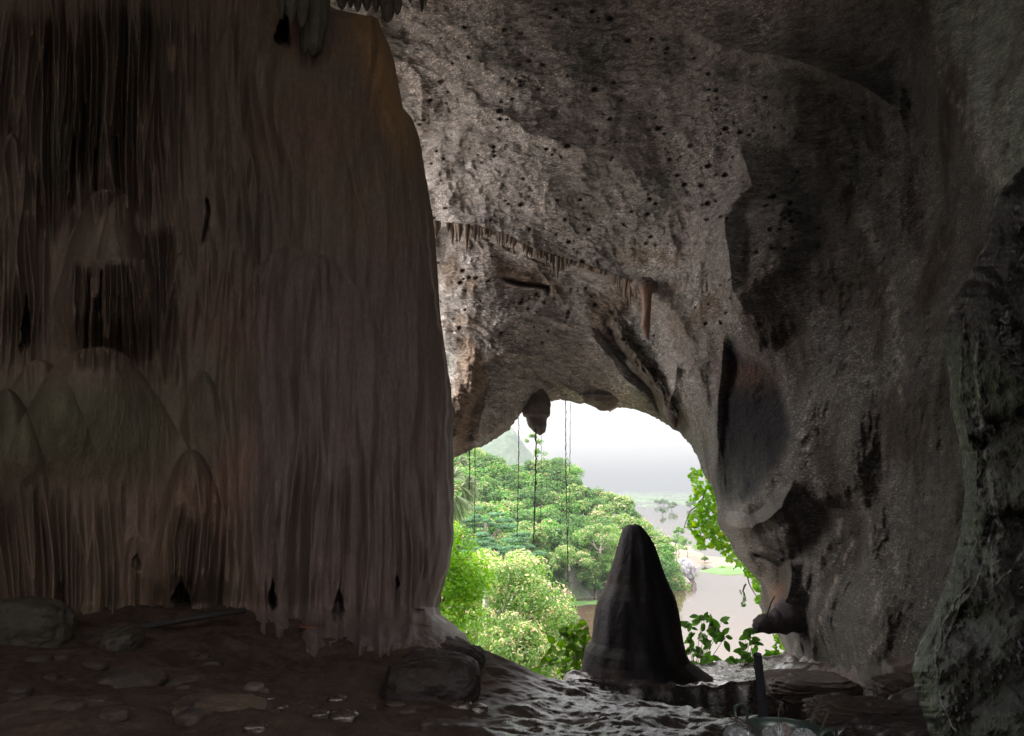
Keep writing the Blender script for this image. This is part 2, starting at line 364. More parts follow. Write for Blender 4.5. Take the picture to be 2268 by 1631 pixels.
# arch leg lumps
d += .55*np.exp(-((wu-1690)/80)**2-((wv-1210)/62)**2)+.4*np.exp(-((wu-1740)/50)**2-((wv-1150)/70)**2)
d += ridge(wu, wv, [(1600, 1150), (1660, 1170), (1730, 1130), (1760, 1060)], 30, .4)
d -= ridge(wu, wv, [(1600, 1125), (1660, 1140), (1700, 1110)], 26, .2)
d -= ridge(u, v, [(1670, 1228), (1705, 1240), (1738, 1256)], 9, .3); d += ridge(u, v, [(1675, 1218), (1708, 1230), (1735, 1246)], 12, .2)
d += ridge(wu, wv, [(1745, 1240), (1742, 1290), (1725, 1340)], 26, .5)
# ribs and hollows of the right wall
RIBS = [([(1640, 690), (1720, 790), (1830, 812), (1880, 880), (1890, 960), (1870, 1060), (1862, 1130)], 42, .5), ([(1862, 1130), (1850, 1190), (1800, 1250), (1750, 1320), (1735, 1390)], 30, .55),
        ([(1905, 1130), (1925, 1230), (1950, 1330), (1935, 1400)], 34, .45), ([(1860, 1150), (1880, 1210), (1850, 1280), (1830, 1350), (1810, 1440)], 22, .35),
        ([(1815, 1260), (1808, 1330), (1800, 1400), (1790, 1470)], 14, .22), ([(1745, 1300), (1760, 1380), (1755, 1470)], 16, .25), ([(1990, 1200), (1995, 1300), (1970, 1400), (1900, 1470)], 30, .35),
        ([(1900, 420), (1960, 600), (1990, 760), (2000, 900)], 70, .3), ([(1820, 850), (1790, 960), (1800, 1060), (1830, 1140)], 40, .3),
        ([(2080, -60), (2090, 60), (2110, 180), (2160, 290), (2210, 400)], 60, .75), ([(1510, 60), (1620, 110), (1760, 130), (1900, 190), (2000, 260)], 26, .35),
        ([(1700, 620), (1760, 700), (1790, 760)], 90, -.2), ([(1780, 240), (1900, 330), (1990, 400)], 150, -.25), ([(1960, 140), (2040, 210), (2080, 300)], 60, -.4),
        ([(1700, 380), (1740, 520), (1700, 640)], 50, .3), ([(1000, 225), (1080, 245), (1180, 300), (1300, 330), (1400, 300)], 34, .35), ([(960, 235), (1060, 225), (1160, 260)], 30, -.3),
        ([(1000, 120), (1200, 170), (1350, 140)], 60, .25), ([(1340, 720), (1300, 690), (1220, 680), (1120, 720)], 50, .25), ([(1060, 800), (1110, 780), (1180, 800)], 22, .25), ([(1060, 812), (1120, 795)], 12, -.2),
        ([(1480, 470), (1420, 420), (1380, 330), (1400, 240)], 60, .25), ([(1450, 690), (1520, 780), (1560, 900), (1590, 1000)], 40, .18), ([(1500, 950), (1540, 1000), (1570, 1060)], 18, .2)]
FL2 = 0
for pts, w, a in RIBS: d += ridge(wu, wv, pts, w*(1.25 if pts[0][0] < 1640 else 1.7), a*(.62 if pts[0][0] < 1640 else .62), sharp=pts[0][0] < 1640)
d *= inF
# curved (rounded) ravel at every scale
q = P
n0 = fbm(q*.28+3, 3); n1 = fbm(q*.8*V3(1, 1, .8)+11, 4, True)
# strata warped diagonally
Rm = np.array([[.93, 0, .36], [0, 1, 0], [-.36, 0, .93]])
qa = (q@Rm)*V3(.9, 1.6, 3.8); Rv = np.array([[.94, 0, -.34], [0, 1, 0], [.34, 0, .94]]); qb = (q@Rv)*V3(4.2, 3.0, .8)
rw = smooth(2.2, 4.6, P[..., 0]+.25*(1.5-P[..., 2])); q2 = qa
n2 = fbm(qa+21+2.5*n0[..., None]+.5*n1[..., None], 4, True, .6)*(1-rw)+fbm(qb*V3(.8, .8, 1.2)+51+2.0*n0[..., None], 5, True, .6)*rw; n3 = fbm(q*4.5+41+.6*n1[..., None], 5, True, .68)
dist = Rr
lowpart = smooth(-2.5, 1.5, P[..., 2])
d += .5*n0+(.20-.04*rw)*n1+(.085-.040*rw)*n2+(.03-.012*rw)*n3
edge = smooth(0, .02, tt)                     # keep the traced rim crisp
edge = np.concatenate([edge, np.ones(NT2)])[:, None]
d = d*(.25+.75*edge)
# vertical flow streaks on the right wall
st = smooth(1750, 1900, u)*smooth(500, 800, v)
d += st*.018*fbm(q*V3(5, 5, .7)+5, 4, True)
# small pits (bat and swallow holes) scattered over the vault
rp = np.random.RandomState(12)
npit = 620; pu = rp.uniform(890, 1800, npit); pv = rp.uniform(20, 760, npit); pr = rp.uniform(1.6, 2.9, npit)**2*rp.choice([.7, 1.0, 1.25], npit)*(1-.25*(pv > 500))
kp = perlin(np.stack([pu/110, pv/110, 0*pu], -1))
pits = np.zeros_like(u, dtype=np.float32)
colid = np.arange(nT)
for a_, b_, r_, k_ in zip(pu, pv, pr, kp):
    if k_ < -.05 or (a_-1250)**2/500**2+(b_-420)**2/380**2 > 1.15: continue
    # column / row window on the polar grid
    dv = dirs(a_, b_); dv /= np.linalg.norm(dv); ta = math.acos(dv@w0); aa = math.atan2(dv@e2, dv@e1)
    ja = int(np.argmin(np.abs(al[:NA1]-aa))); it = int((ta-th_rim[ja])/(TH1-th_rim[ja])*NT1)
    h = 26; i0, i1, j0, j1 = max(it-h, 0), it+h, max(ja-h, 0), min(ja+h, NA1)
    if i0 >= i1 or j0 >= j1: continue
    us, vs = u[i0:i1, j0:j1], v[i0:i1, j0:j1]
    k = np.clip(1-np.hypot(us-a_+.35*(vs-b_), (vs-b_)*1.3)/r_, 0, 1); pits[i0:i1, j0:j1] = np.maximum(pits[i0:i1, j0:j1], k)
d -= .12*smooth(0, .8, pits)
P = D*(Rr-d)[..., None]
# colour of the stone, with some light and shade painted in
def mixc(c, a, k): return c*(1-k[..., None])+np.asarray(a)*k[..., None]
c = np.ones(P.shape)*V3(.335, .31, .29)
c = mixc(c*1.25, (.43, .385, .35), smooth(-.1, .5, fbm(q*.5+90, 4)))
c = mixc(c, (.215, .222, .195), smooth(0, .45, fbm(q*.45+60, 4))*(.8-.4*rw))
c = mixc(c, (.66, .63, .62), smooth(.10, .5, fbm(q2*.9+33, 5, False, .65))*.75)
c = mixc(c, (.12, .105, .095), smooth(.15, .5, fbm(q*1.2+70, 6, False, .72))*(.7-.45*rw))
c = mixc(c, (.27, .21, .16), smooth(500, 560, v)*(1-smooth(700, 800, v))*smooth(0, .3, fbm(q*1.1+8, 3))*.8*inF)
c = mixc(c, (.06, .038, .03), smooth(.05, .5, pits)*.85)
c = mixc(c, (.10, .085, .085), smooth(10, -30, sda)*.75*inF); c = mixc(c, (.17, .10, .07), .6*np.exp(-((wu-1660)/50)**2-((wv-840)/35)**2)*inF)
c = mixc(c, (.15, .135, .12), smooth(60, -110, polysd(wu+40*n1, wv+60*n2, [(1640, 480), (1760, 420), (2000, 500), (2020, 800), (1900, 800), (1700, 800), (1640, 640)]))*.4*inF)
c = mixc(c, (.14, .15, .12), smooth(60, -150, polysd(wu+30*n1, wv+60*n2, [(1640, 60), (1900, 100), (2060, 200), (2060, 420), (1900, 520), (1700, 380)]))*.35*inF)
c = mixc(c, (.30, .20, .13), smooth(10, -14, polysd(wu, v, [(1000, 745), (1040, 745), (1062, 790), (1075, 860), (1062, 930), (1030, 1000), (1000, 1010)]))*.7*inF)
c = mixc(c, (.26, .21, .16), smooth(16, -20, polysd(wu, wv, [(1590, 1150), (1700, 1130), (1760, 1260), (1740, 1380), (1690, 1340)]))*.5*inF)
c = mixc(c, (.30, .34, .26), smooth(2060, 2140, wu-.35*(wv-60))*(wv < 430)*inF*.7)  # greenish top right painted paler, as if lit
flk, _, _ = segdist(wu, wv, FL); c = mixc(c, (.08, .06, .045), smooth(34, 16, flk)*.75*inF)
c = mixc(c, (.15, .11, .085), smooth(-.05, .4, fbm(q*V3(1.8, 1.8, .5)+15, 4))*rw*.8); c = mixc(c, (.55, .50, .45), smooth(.18, .55, fbm(q*V3(3.2, 3.2, .7)+35, 5, False, .65))*rw*.8)
rib = np.zeros_like(u)
for pts, w_r, a_r in RIBS:
    if pts[0][0] > 1640 and a_r > 0: rib = np.maximum(rib, ridge(wu, wv, pts, w_r*.45, 1.0))
ur_ = smooth(2050, 2130, u-.30*(v-60))*smooth(520, 380, v)*inF  # keeps the painted light at top right out of the wall's darkening
c = c*(1-.74*(rw*(1-.85*ur_))[..., None]); c = mixc(c, (.30, .27, .24), smooth(.1, .8, rib)*smooth(-.3, .4, fbm(q*6+3, 3))*.6*inF);  c = c*(1+.05*rw[..., None]); c = mixc(c, (.012, .011, .014), smooth(8, -26, sda+14*fbm(q*1.6+4, 3))*(.93-.35*np.exp(-((wu-1665)/50)**2-((wv-835)/40)**2))*inF); c = mixc(c, (.085, .048, .034), .7*np.exp(-((wu-1660)/44)**2-((wv-832)/28)**2)*inF); c = mixc(c, (.13, .06, .04), smooth(4, -16, polysd(wu, wv, [(1702, 1290), (1735, 1275), (1738, 1320), (1722, 1350), (1700, 1340)]))*.7*inF)  # alcove's dark stain deepened near-black, painting in its recess shade
wet = smooth(.1, .5, fbm(q*.7+77, 3))
keep = np.ones((nT, nA), bool)
az = np.degrees(np.arctan2(P[..., 0], P[..., 1])); el = np.degrees(np.arctan2(P[..., 2], np.hypot(P[..., 0], P[..., 1])))
# unseen openings added for light, behind the flowstone curtain and behind the viewer
keep &= ~((((az+50)/36)**2+((el-22)/46.)**2 < 1) & (az > -74) & ((az < -39) | (el < 34)) & (el > -20) & (P[..., 1] > 10.3))
keep &= ~((((az-140)/22)**2+((el-34)/14)**2 < 1))
keep &= ~((((az+148)/15)**2+((el-38)/10)**2 < 1))
k4 = keep[:-1]; k4 = k4 & keep[1:]; kk = k4 & np.roll(k4, -1, 1)
# outer flange: rim rolls outward into the cliff face
rim = P[0]; ce = at(C0[0], C0[1], 15.0)
rd = rim-ce; rd[:, 1] = 0; rd /= np.linalg.norm(rd, axis=1)[:, None]
rings = []
for k in range(1, 13):
    s_ = k/12.
    off = V3(0, 1, 0)*(1.6*s_)+rd*(4.5*s_**2.2)
    g_ = rim+off; g_ = g_+rd*(.25*s_*fbm(g_*1.2, 3))[:, None]
    rings.append(g_)
rings = rings[::-1]
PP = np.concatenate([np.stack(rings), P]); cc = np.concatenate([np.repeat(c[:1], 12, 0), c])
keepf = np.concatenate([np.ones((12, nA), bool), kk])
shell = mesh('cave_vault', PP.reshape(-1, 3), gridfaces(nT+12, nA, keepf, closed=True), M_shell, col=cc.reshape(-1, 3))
tag(shell, kind='structure')
sel = inF[::3, ::3]; SU, SV, SYY = u[::3, ::3][sel], v[::3, ::3][sel], P[::3, ::3, 1][sel]
def shellY(a, b): return float(SYY[np.argmin((SU-a)**2+(SV-b)**2)])
del D, TH, u, v, wu, wv, n0, n1, n2, n3, q2, c, cc, sda, sdb

# ------------------------------------------------------------------ flowstone curtain on the left
EDGE = [(-300, 700), (0, 712), (20, 742), (33, 800), (37, 826), (42, 838), (70, 846), (100, 862), (140, 874), (200, 885), (240, 893), (262, 912), (300, 928), (360, 938), (430, 950), (500, 962),
        (580, 968), (700, 975), (800, 990), (870, 1000), (950, 1003), (1080, 1006), (1200, 1004), (1260, 994), (1310, 978), (1345, 972), (1362, 978), (1385, 1008), (1405, 1030), (1440, 1052), (1470, 1085), (1520, 1150), (1600, 1250)]
vr = np.concatenate([np.linspace(-300, -10, 40, endpoint=False), np.linspace(-10, 1480, 980), np.linspace(1485, 1600, 10)])
ue = np.interp(vr, [e[0] for e in EDGE], [e[1] for e in EDGE])
ue = ue+2.2*fbm(np.stack([vr/40, 0*vr, 0*vr], -1), 4)
NF, NW = 820, 90
fr_ = np.concatenate([np.linspace(-1.15, -.02, 60, endpoint=False), np.linspace(-.02, 1, NF-60)])
fr_ = np.where(fr_ > .8, .8+.2*np.sin((fr_-.8)/.2*pi/2), fr_)
ug = np.where(fr_[None] >= 0, np.where(fr_[None] < .6, fr_[None]/.6*560, 560+(ue[:, None]-560)*(fr_[None]-.6)/.4), fr_[None]*1000); vg = vr[:, None]+0*ug
Y = 9.7-1.3*smooth(500, -100, ug)-np.clip(-ug, 0, 1200)/1200*4.2
Q = np.clip(1-(ue[:, None]-ug)/170, 0, 1)
Y = Y+1.0*(1-np.sqrt(np.clip(1-Q**2, 0, 1)))
X3 = np.stack([ug/100, vg/100, 0*ug], -1)
wug = ug+9*perlin(X3*V3(.5, .22, 1))+2*perlin(X3*V3(1.6, .8, 1)+9); wvg = vg+10*perlin(X3*.8+5)
def fl(wl, seed, warp=.35, stretch=.10):     # vertical flutes: rounded columns with sharp dark grooves between
    p = np.stack([wug/wl+warp*perlin(X3*V3(.5, .25, 1)+seed), vg/wl*stretch, 0*ug+seed], -1)
    n = np.abs(perlin(p)); return np.clip(1-2.3*n, -1, 1)
d = np.zeros_like(ug)
# big bulges
def bell(u0, v0, W, H, A, v1, soft=60, edge=.35):
    w = W*np.sqrt(np.clip((wvg-v0)/H, 0, 1)); r = np.abs(wug-u0)/np.maximum(w, 1)
    return 1.0*A*np.clip(1-r**2, 0, 1)**.8*(wvg > v0)*(1-smooth(v1-soft, v1, vg))
d += bell(232, 418, 125, 300, .55, 800, 120)+bell(270, 430, 90, 300, .18, 700, 80)
d += bell(215, 768, 210, 260, .5, 1180, 300)+bell(90, 800, 120, 200, .18, 1150, 300)
d += bell(450, 830, 75, 260, .2, 1040, 160)+bell(420, 1000, 110, 300, .35, 1360, 90)
d += bell(640, 540, 150, 260, .12, 1500, 400)+bell(30, 290, 70, 300, .3, 760, 120)+bell(20, 860, 90, 200, .3, 1200, 200)
d += .28*smooth(0, 1, (ug-430)/120)*(1-smooth(200, 900, vg))*0
bm = smooth(330, 480, ug); d += bm*(.13*fl(95, 81., .7, .05)+.05*fl(52, 84., .7, .07))*(1-.5*smooth(0, 1, (ug-760)/200))
d += bell(690, 560, 200, 330, .20, 1600, 500)+bell(500, 60, 90, 500, .10, 640, 200)+bell(400, 560, 60, 260, .12, 860, 150)
# drapery cluster at the top left: long deep flutes
mA = smooth(45, 90, ug-.03*vg)*(1-smooth(330, 500, ug+.1*vg))*smooth(-40, 60, vg+.0*ug)*(1-smooth(430, 560, vg+(np.abs(ug-232)*-.45)+60))
d += mA*(-.10+.42*fl(26, 3.1, .25, .05)+.12*fl(12, 7.7, .25, .05))
d -= .30*np.exp(-((ug-190)/75)**2)*smooth(200, 380, vg)*(1-smooth(395, 450, vg+.4*np.abs(ug-232)))*smooth(.2, .8, -fl(26, 3.1)+.9)
d -= .5*ridge(ug, vg, [(165, 300), (160, 400), (155, 470)], 9, 1)+.5*ridge(ug, vg, [(255, 300), (262, 430)], 8, 1)+.5*ridge(ug, vg, [(185, 230), (182, 420)], 6, 1)+.45*ridge(ug, vg, [(212, 330), (210, 425)], 6, 1)
# fringe under the first bell
mB = smooth(150, 175, ug)*(1-smooth(300, 335, ug))*smooth(565, 590, wvg)*(1-smooth(760, 830, vg))
d += mB*(-.06+.28*fl(18, 12.2, .25, .06)+.07*fl(9, 2.4))
d -= .35*ridge(ug, vg, [(213, 660), (208, 790)], 9, 1)+.35*ridge(ug, vg, [(195, 600), (190, 780)], 7, 1)+.3*ridge(ug, vg, [(225, 600), (222, 700)], 5, 1)
mB2 = smooth(310, 340, ug)*(1-smooth(380, 420, ug))*smooth(480, 560, vg)*(1-smooth(800, 870, vg)); d += mB2*(-.05+.22*fl(22, 21.))
mC = (1-smooth(90, 130, ug))*smooth(-20, 80, vg)*(1-smooth(700, 900, vg)); d += mC*(-.02+.14*fl(24, 31.))
# folds over the middle
mD = smooth(380, 480, ug)*(1-smooth(620, 760, ug))*(1-smooth(700, 950, vg)); d += mD*.06*fl(34, 41., .6, .16)
mD2 = smooth(420, 470, ug)*(1-smooth(540, 600, ug))*smooth(280, 380, vg)*(1-smooth(650, 800, vg)); d += mD2*.08*fl(26, 43., .6, .14)
# lower columns
mE = smooth(930, 1120, vg)*smooth(520, 600, ug); d += mE*(-.02+.24*fl(54, 51., .5, .05)+.025*fl(20, 54.))
mF = smooth(1050, 1180, vg)*(1-smooth(480, 560, ug)); d += mF*(-.04+.24*fl(36, 61., .5, .09))
mG = smooth(640, 900, vg)*(ug > 500); d += mG*.04*fl(30, 66., .6, .05)
d += .008*fl(14, 71., .6, .08)*smooth(200, 420, ug)
# hollows near the foot
def hole(u0, v0, a, b, A, pw=1): return -A*smooth(1, .5, np.hypot((wug-u0+5*perlin(X3*V3(1, 4, 1)+u0))/(a*(.25+.95*smooth(v0-b, v0+b*.8, vg))), (vg-v0)/b)+.3*perlin(X3*6+v0))
d += hole(604, 1318, 11, 36, .45)+hole(398, 1318, 24, 40, .5)+hole(752, 1335, 14, 42, .4)+hole(60, 720, 14, 70, .6)+hole(130, 1310, 10, 40, .25)+hole(880, 1290, 7, 22, .2)+hole(300, 1245, 12, 26, .15)
d += .28*ridge(ug, vg, [(400, 1120), (385, 1200), (388, 1290)], 14, 1)+.25*ridge(ug, vg, [(425, 1130), (415, 1240), (410, 1330)], 10, 1)+.25*ridge(ug, vg, [(450, 1130), (440, 1250), (425, 1340)], 12, 1)+.2*ridge(ug, vg, [(468, 1140), (462, 1290)], 9, 1)
d += hole(630, 62, 22, 46, .9)                      # dark niche beside the hanging cluster
d -= .3*ridge(ug, vg, [(458, 440), (462, 470), (450, 540)], 6, 1)
d += .25*bell(860, 90, 60, 200, 1, 260, 120)
d += .30*smooth(14, 0, np.abs(ug-(ue[:, None]-26-20*np.sin(vg/160))))*smooth(420, 560, vg)*(vg < 1350)*.35
# the foot swells out over the floor
foot = smooth(1330, 1450, vg); d += foot*.9; d *= (1-.65*smooth(1370, 1420, vg)*(d < 0))
d *= smooth(1.0, .80, Q)*.9+.1
P = at(ug, vg, Y-d)
P = P+0
dn = .16*fbm(P*V3(.9, .9, .3), 3)+.022*fbm(P*V3(4, 4, .6)+3, 4, True)+.006*fbm(P*V3(14, 14, 3)+6, 4, True)+foot*(.16*fbm(P*1.6+2, 4, True)+.05*fbm(P*6+2, 4, True))
P = P*(1-(dn*(1-.8*Q**6))/np.linalg.norm(P, axis=-1))[..., None] if False else P*(1-(dn*(1-.8*Q**6)/np.linalg.norm(P, axis=-1)))[..., None]
# wrap round behind
tb = np.linspace(0, 1, NW+1)[1:]
last = P[:, -1]
back = last[:, None]*(1+.16*tb[None, :, None])+(-(tb**2)[None, :, None])*V3(1, 0, 0)*3.2
bz = (.12*fbm(back*V3(1, 1, .3), 3)*smooth(0, .3, tb)[None]); back = back*(1+.02*bz[..., None])
tl = np.linspace(1, 0, 31)[:-1]; leftx = P[:, :1]+tl[None, :, None]*V3(-7.5, -1.5, 0)  # unseen wing, added to stop chamber light leaking round the curtain
PP = np.concatenate([leftx, P, back], 1)
c = np.ones(P.shape)*V3(.115, .09, .068)
c = mixc(c, (.13, .088, .068), smooth(-.1, .4, perlin(X3*.5+3))*smooth(250, 500, ug)*.8)
c = mixc(c, (.085, .08, .062), smooth(-.1, .5, fbm(X3*V3(.5, .3, 1)+13, 3))*.8)
c = mixc(c, (.065, .075, .045), smooth(800, 900, vg)*(1-smooth(980, 1120, vg))*(1-smooth(300, 500, ug))*.7)
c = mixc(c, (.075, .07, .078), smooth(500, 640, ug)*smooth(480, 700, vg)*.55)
c = mixc(c, (.16, .15, .12), smooth(.15, .5, fbm(X3*V3(1.6, .35, 1)+23, 4))*.25*(vg < 700))
c = mixc(c, (.22, .145, .07), smooth(60, 0, np.abs(ug-(800+.28*vg)))*(1-smooth(230, 420, vg))*.85)
c = mixc(c, (.05, .042, .035), smooth(.2, .55, fbm(X3*V3(5, .5, 1)+43, 4))*.55)
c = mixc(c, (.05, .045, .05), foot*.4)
c = mixc(c, (.28, .27, .26), smooth(5, 0, np.abs(ug-(ue[:, None]-9-6*np.sin(vg/70)-4*perlin(X3*3))))*smooth(420, 560, vg)*(vg < 1380)*.6)  # rim light from the mouth painted as a pale line along the edge
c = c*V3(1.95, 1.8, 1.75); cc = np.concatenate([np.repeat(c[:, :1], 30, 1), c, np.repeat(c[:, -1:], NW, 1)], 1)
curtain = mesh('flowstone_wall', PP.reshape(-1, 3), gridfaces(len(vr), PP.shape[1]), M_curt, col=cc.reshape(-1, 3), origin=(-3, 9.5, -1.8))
tag(curtain, 'huge dark brown flowstone curtain with draped flutes filling the left half of the cave', 'flowstone')

# ------------------------------------------------------------------ dark rock close on the right
RE = [(-100, 2560), (200, 2400), (330, 2300), (372, 2262), (400, 2236), (435, 2202), (480, 2192), (530, 2184), (580, 2160), (620, 2140), (660, 2112), (700, 2100), (735, 2088), (780, 2094), (830, 2101), (900, 2106), (960, 2120), (1020, 2132),
      (1090, 2136), (1150, 2132), (1200, 2122), (1250, 2108), (1290, 2098), (1330, 2080), (1370, 2066), (1410, 2044), (1450, 2026), (1490, 2020), (1530, 2028), (1580, 2042), (1631, 2060), (1720, 2080)]
vr = np.linspace(-100, 1720, 900)
ues = np.interp(vr, [e[0] for e in RE], [e[1] for e in RE]); une = 8*fbm(np.stack([vr/26, 0*vr, 0*vr], -1), 5, gain=.75)
NB, NFR = 50, 330
w = np.concatenate([np.linspace(0, 1, 250)**1.4*260, np.linspace(262, 900, 80)])
ue = ues+une; ug = ues[:, None]+w[None]+une[:, None]*np.exp(-w/45)[None]; vg = vr[:, None]+0*ug
X3 = np.stack([ug/100, vg/100, 0*ug], -1)
Q = np.clip(1-w/120, 0, 1)[None]
Y = 4.3+.12*smooth(0, 1, fbm(np.stack([ug/60, vg/60, 0*ug], -1), 3))*smooth(200, 20, w)[None]-.9*smooth(0, 400, w)[None]+.5*(1-np.sqrt(1-Q**2))-.5*smooth(1400, 1700, vg)
d = .16*fbm(X3*.7, 2)+.02*fbm(X3*2.4+4, 3, True)+.006*fbm(X3*7+4, 4, True)
wu2 = ug+8*perlin(X3*2.2)+4*perlin(X3*5); wv2 = vg+6*perlin(X3*2.4+4)
VEIN = [[(2170, 700), (2160, 800), (2175, 950), (2195, 1080), (2215, 1180), (2200, 1260), (2190, 1330)], [(2150, 640), (2128, 760), (2130, 900), (2150, 1010)], [(2215, 1100), (2180, 1250), (2150, 1310), (2110, 1380), (2085, 1450)],
        [(2165, 1200), (2140, 1300), (2100, 1360), (2070, 1430), (2075, 1540), (2100, 1631)], [(2190, 1020), (2210, 1120), (2225, 1200)], [(2200, 1300), (2250, 1250), (2290, 1190)], [(2060, 1480), (2090, 1560), (2125, 1640)]]
vm = np.zeros_like(ug)
for k, pts in enumerate(VEIN):
    vm = np.maximum(vm, ridge(wu2, wv2, pts, 5 if k != 0 else 9, 1.0))
crk = np.clip(1-9*np.abs(perlin(X3*V3(5.5, 2.5, 1)+7)), 0, 1)
br, _, _ = segdist(ug, vg, VEIN[0]); br2, _, _ = segdist(ug, vg, VEIN[3]); br = np.minimum(br, br2); br = np.minimum(br, (ug-ue[:, None])*1.3+10)
vm = np.maximum(vm, np.clip(crk, 0, 1)*smooth(40, 4, br)*.7)
d += .008*vm
d += .005*np.clip(crk, 0, 1)*smooth(90, 5, w)[None]+.03*fbm(X3*3.5+9, 4)*smooth(150, 5, w)[None]
P = at(ug, vg, Y-d*(1-.25*Q**3))
tb = np.linspace(0, 1, NB+1)[1:][::-1]
back = P[:, :1]*(1+.3*tb[None, :, None])+(tb**1.2)[None, :, None]*V3(1, 0, 0)*1.2
PP = np.concatenate([back, P], 1)
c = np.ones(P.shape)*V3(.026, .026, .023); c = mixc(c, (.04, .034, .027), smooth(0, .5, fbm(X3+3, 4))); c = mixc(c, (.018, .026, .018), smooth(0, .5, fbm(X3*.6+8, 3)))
c = c*.11; c = mixc(c, (.42, .43, .40), np.maximum(smooth(.2, .8, vm)*smooth(-.3, .3, perlin(X3*5)), smooth(14, 4, w)[None]*smooth(0, .35, perlin(X3*V3(9, 4, 1)+2)))*.6)  # pale veins, with bright edge glints painted into the colour
cc = np.concatenate([np.repeat(c[:, :1], NB, 1)*.5, c], 1)  # wrapped side painted darker to shade it
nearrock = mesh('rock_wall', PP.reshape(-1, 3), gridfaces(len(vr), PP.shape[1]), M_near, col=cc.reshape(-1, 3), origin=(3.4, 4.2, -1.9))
tag(nearrock, 'nearly black craggy rock close on the right edge with pale crinkled mineral veins, painted glints', 'rock')

# ------------------------------------------------------------------ cave floor
def lin(a, b, s): return np.arange(a, b, s)
gx = np.concatenate([lin(-13, -8.5, .15), lin(-8.5, 8.0, .021), lin(8.0, 12, .15)])
gy = np.concatenate([lin(-9, 3.6, .15), lin(3.6, 8.5, .018), lin(8.5, 13.4, .026), lin(13.4, 17, .12)])
gxx, gyy = np.meshgrid(gx, gy)
GC = [(1134, 1640, 5), (600, 1631, 5), (100, 1631, 4.8), (1300, 1572, 7), (1560, 1606, 6), (1100, 1480, 8.6), (1050, 1442, 9.1), (1150, 1487, 9.2), (1240, 1532, 9.9),
      (0, 1400, 8), (500, 1372, 9), (900, 1405, 9.3), (700, 1480, 8), (300, 1500, 7), (300, 1600, 5), (550, 1570, 5.6), (800, 1600, 5.6), (1000, 1560, 7),
      (1290, 1528, 10.8), (1420, 1512, 11.4), (1600, 1488, 12.5), (1700, 1492, 12.2), (1560, 1530, 10.9), (1750, 1485, 11.6), (1800, 1500, 10.5), (1900, 1480, 9.5), (1980, 1470, 8), (1960, 1600, 5.6), (1850, 1600, 6.6), (2050, 1560, 5.8), (1700, 1650, 5.2),
      (1300, 1545, 12.6)]
gc = np.array([at(*g) for g in GC])
gc = np.vstack([gc, [(-6, 3, -1.6), (0, 3, -1.75), (4, 3, -1.5), (-6, -5, -1.5), (0, -3, -1.7), (5, -5, -1.4), (0, -9, -1.5), (-10, 9, -1.2), (8, 9, -1.4), (9, 4, -1.2), (-9, 15, -1.8), (-3, 11, -1.9), (8, 13, -2.5), (-12, 0, -1.3), (2, 14, -3.2)]])
Z = coarse(np.stack([gxx, gyy], -1), lambda X: rbf(X, gc[:, :2], gc[:, 2], .35))
G3 = np.stack([gxx, gyy, 0*gxx], -1)
# the dark trough between the wet slab and the ledge that carries the stalagmite
TR = [(.80, 10.05), (1.0, 9.0), (1.30, 7.7), (1.62, 6.6), (1.72, 5.7), (2.3, 5.5), (3.2, 5.9), (3.7, 7.0), (4.3, 8.4), (4.5, 10.2), (4.2, 10.75), (3, 10.7), (1.6, 10.6), (1.0, 10.5)]
gxw, gyw = gxx+.22*fbm(G3*1.6, 3), gyy+.16*fbm(G3*1.6+9, 3)
tr = polysd(gxw, gyw, TR)
k = smooth(.06, -.30, tr); Z = Z*(1-k)+np.minimum(Z, -3.75)*k
# strata terraces on the right, broken rock everywhere
rgt = smooth(3.2, 4.2, gxx-.12*(gyy-6)); ter = Z+.35*fbm(G3*.8+2, 3)
stp = .16; fz = (ter/stp)-np.floor(ter/stp); Z = Z+rgt*(smooth(.0, .25, fz)-fz)*stp*1.0
left = smooth(.3, -1.2, gxx-.15*(gyy-5))
Z = Z+.10*fbm(G3*.6+7, 3)*smooth(9.3, 8, gyy)+.09*fbm(G3*1.1, 3, True)+.018*fbm(G3*2.6, 3, True)+.012*fbm(G3*5+3, 4, True)+left*(.10*fbm(G3*.8+28, 2)+.018*fbm(G3*3.3+8, 3, True))*smooth(8.6, 7.2, gyy)+left*.008*fbm(G3*15+3, 3, True)
wetm = smooth(-.9, .3, gxx+.18*(gyy-5.5)*-1)*(1-smooth(2.6, 4.0, gxx-.25*(gyy-6)))
Z = Z+wetm*.035*fbm(G3@np.array([[.8, .6, 0], [-.6, .8, 0], [0, 0, 1]])*V3(1.2, 4.5, 1)+.5*fbm(G3*1.2, 2)[..., None], 5, True, .6)
Z = Z+.16*np.exp(-((gxx-1.05)/.42)**2-((gyy-10.9)/.4)**2)            # wet hump at the stalagmite's left foot
LIP = [(-13, 16.9), (-5, 16.5), (-3, 12.6), (-1.7, 10.4), (-1.0, 9.6), (-.45, 9.35), (.1, 9.45), (.55, 9.85), (.80, 10.35), (.85, 11.3), (.95, 12.2), (1.6, 12.8), (3, 13.0), (4.6, 12.7), (5.6, 12.6), (12, 12.6)]
ld, _, sd_ = segdist(gxx+.12*fbm(G3*2, 3), gyy+.1*fbm(G3*2+4, 3), LIP)
beyond = sd_ < 0
Z = Z-np.where(beyond, np.minimum(2.2*ld*ld+1.2*ld, 9+2*ld), 0)
c = np.ones(Z.shape+(3,))*V3(.135, .098, .075)
c = mixc(c, (.035, .032, .036), wetm*.9); c = mixc(c, (.18, .12, .09), smooth(.1, .5, fbm(G3*1.5+4, 4))*(1-wetm)*.8); c = mixc(c, (.07, .055, .05), smooth(.1, .5, fbm(G3*2.5+44, 4))*.7)
c = mixc(c, (.20, .12, .075), smooth(0, -.4, tr)*.7)
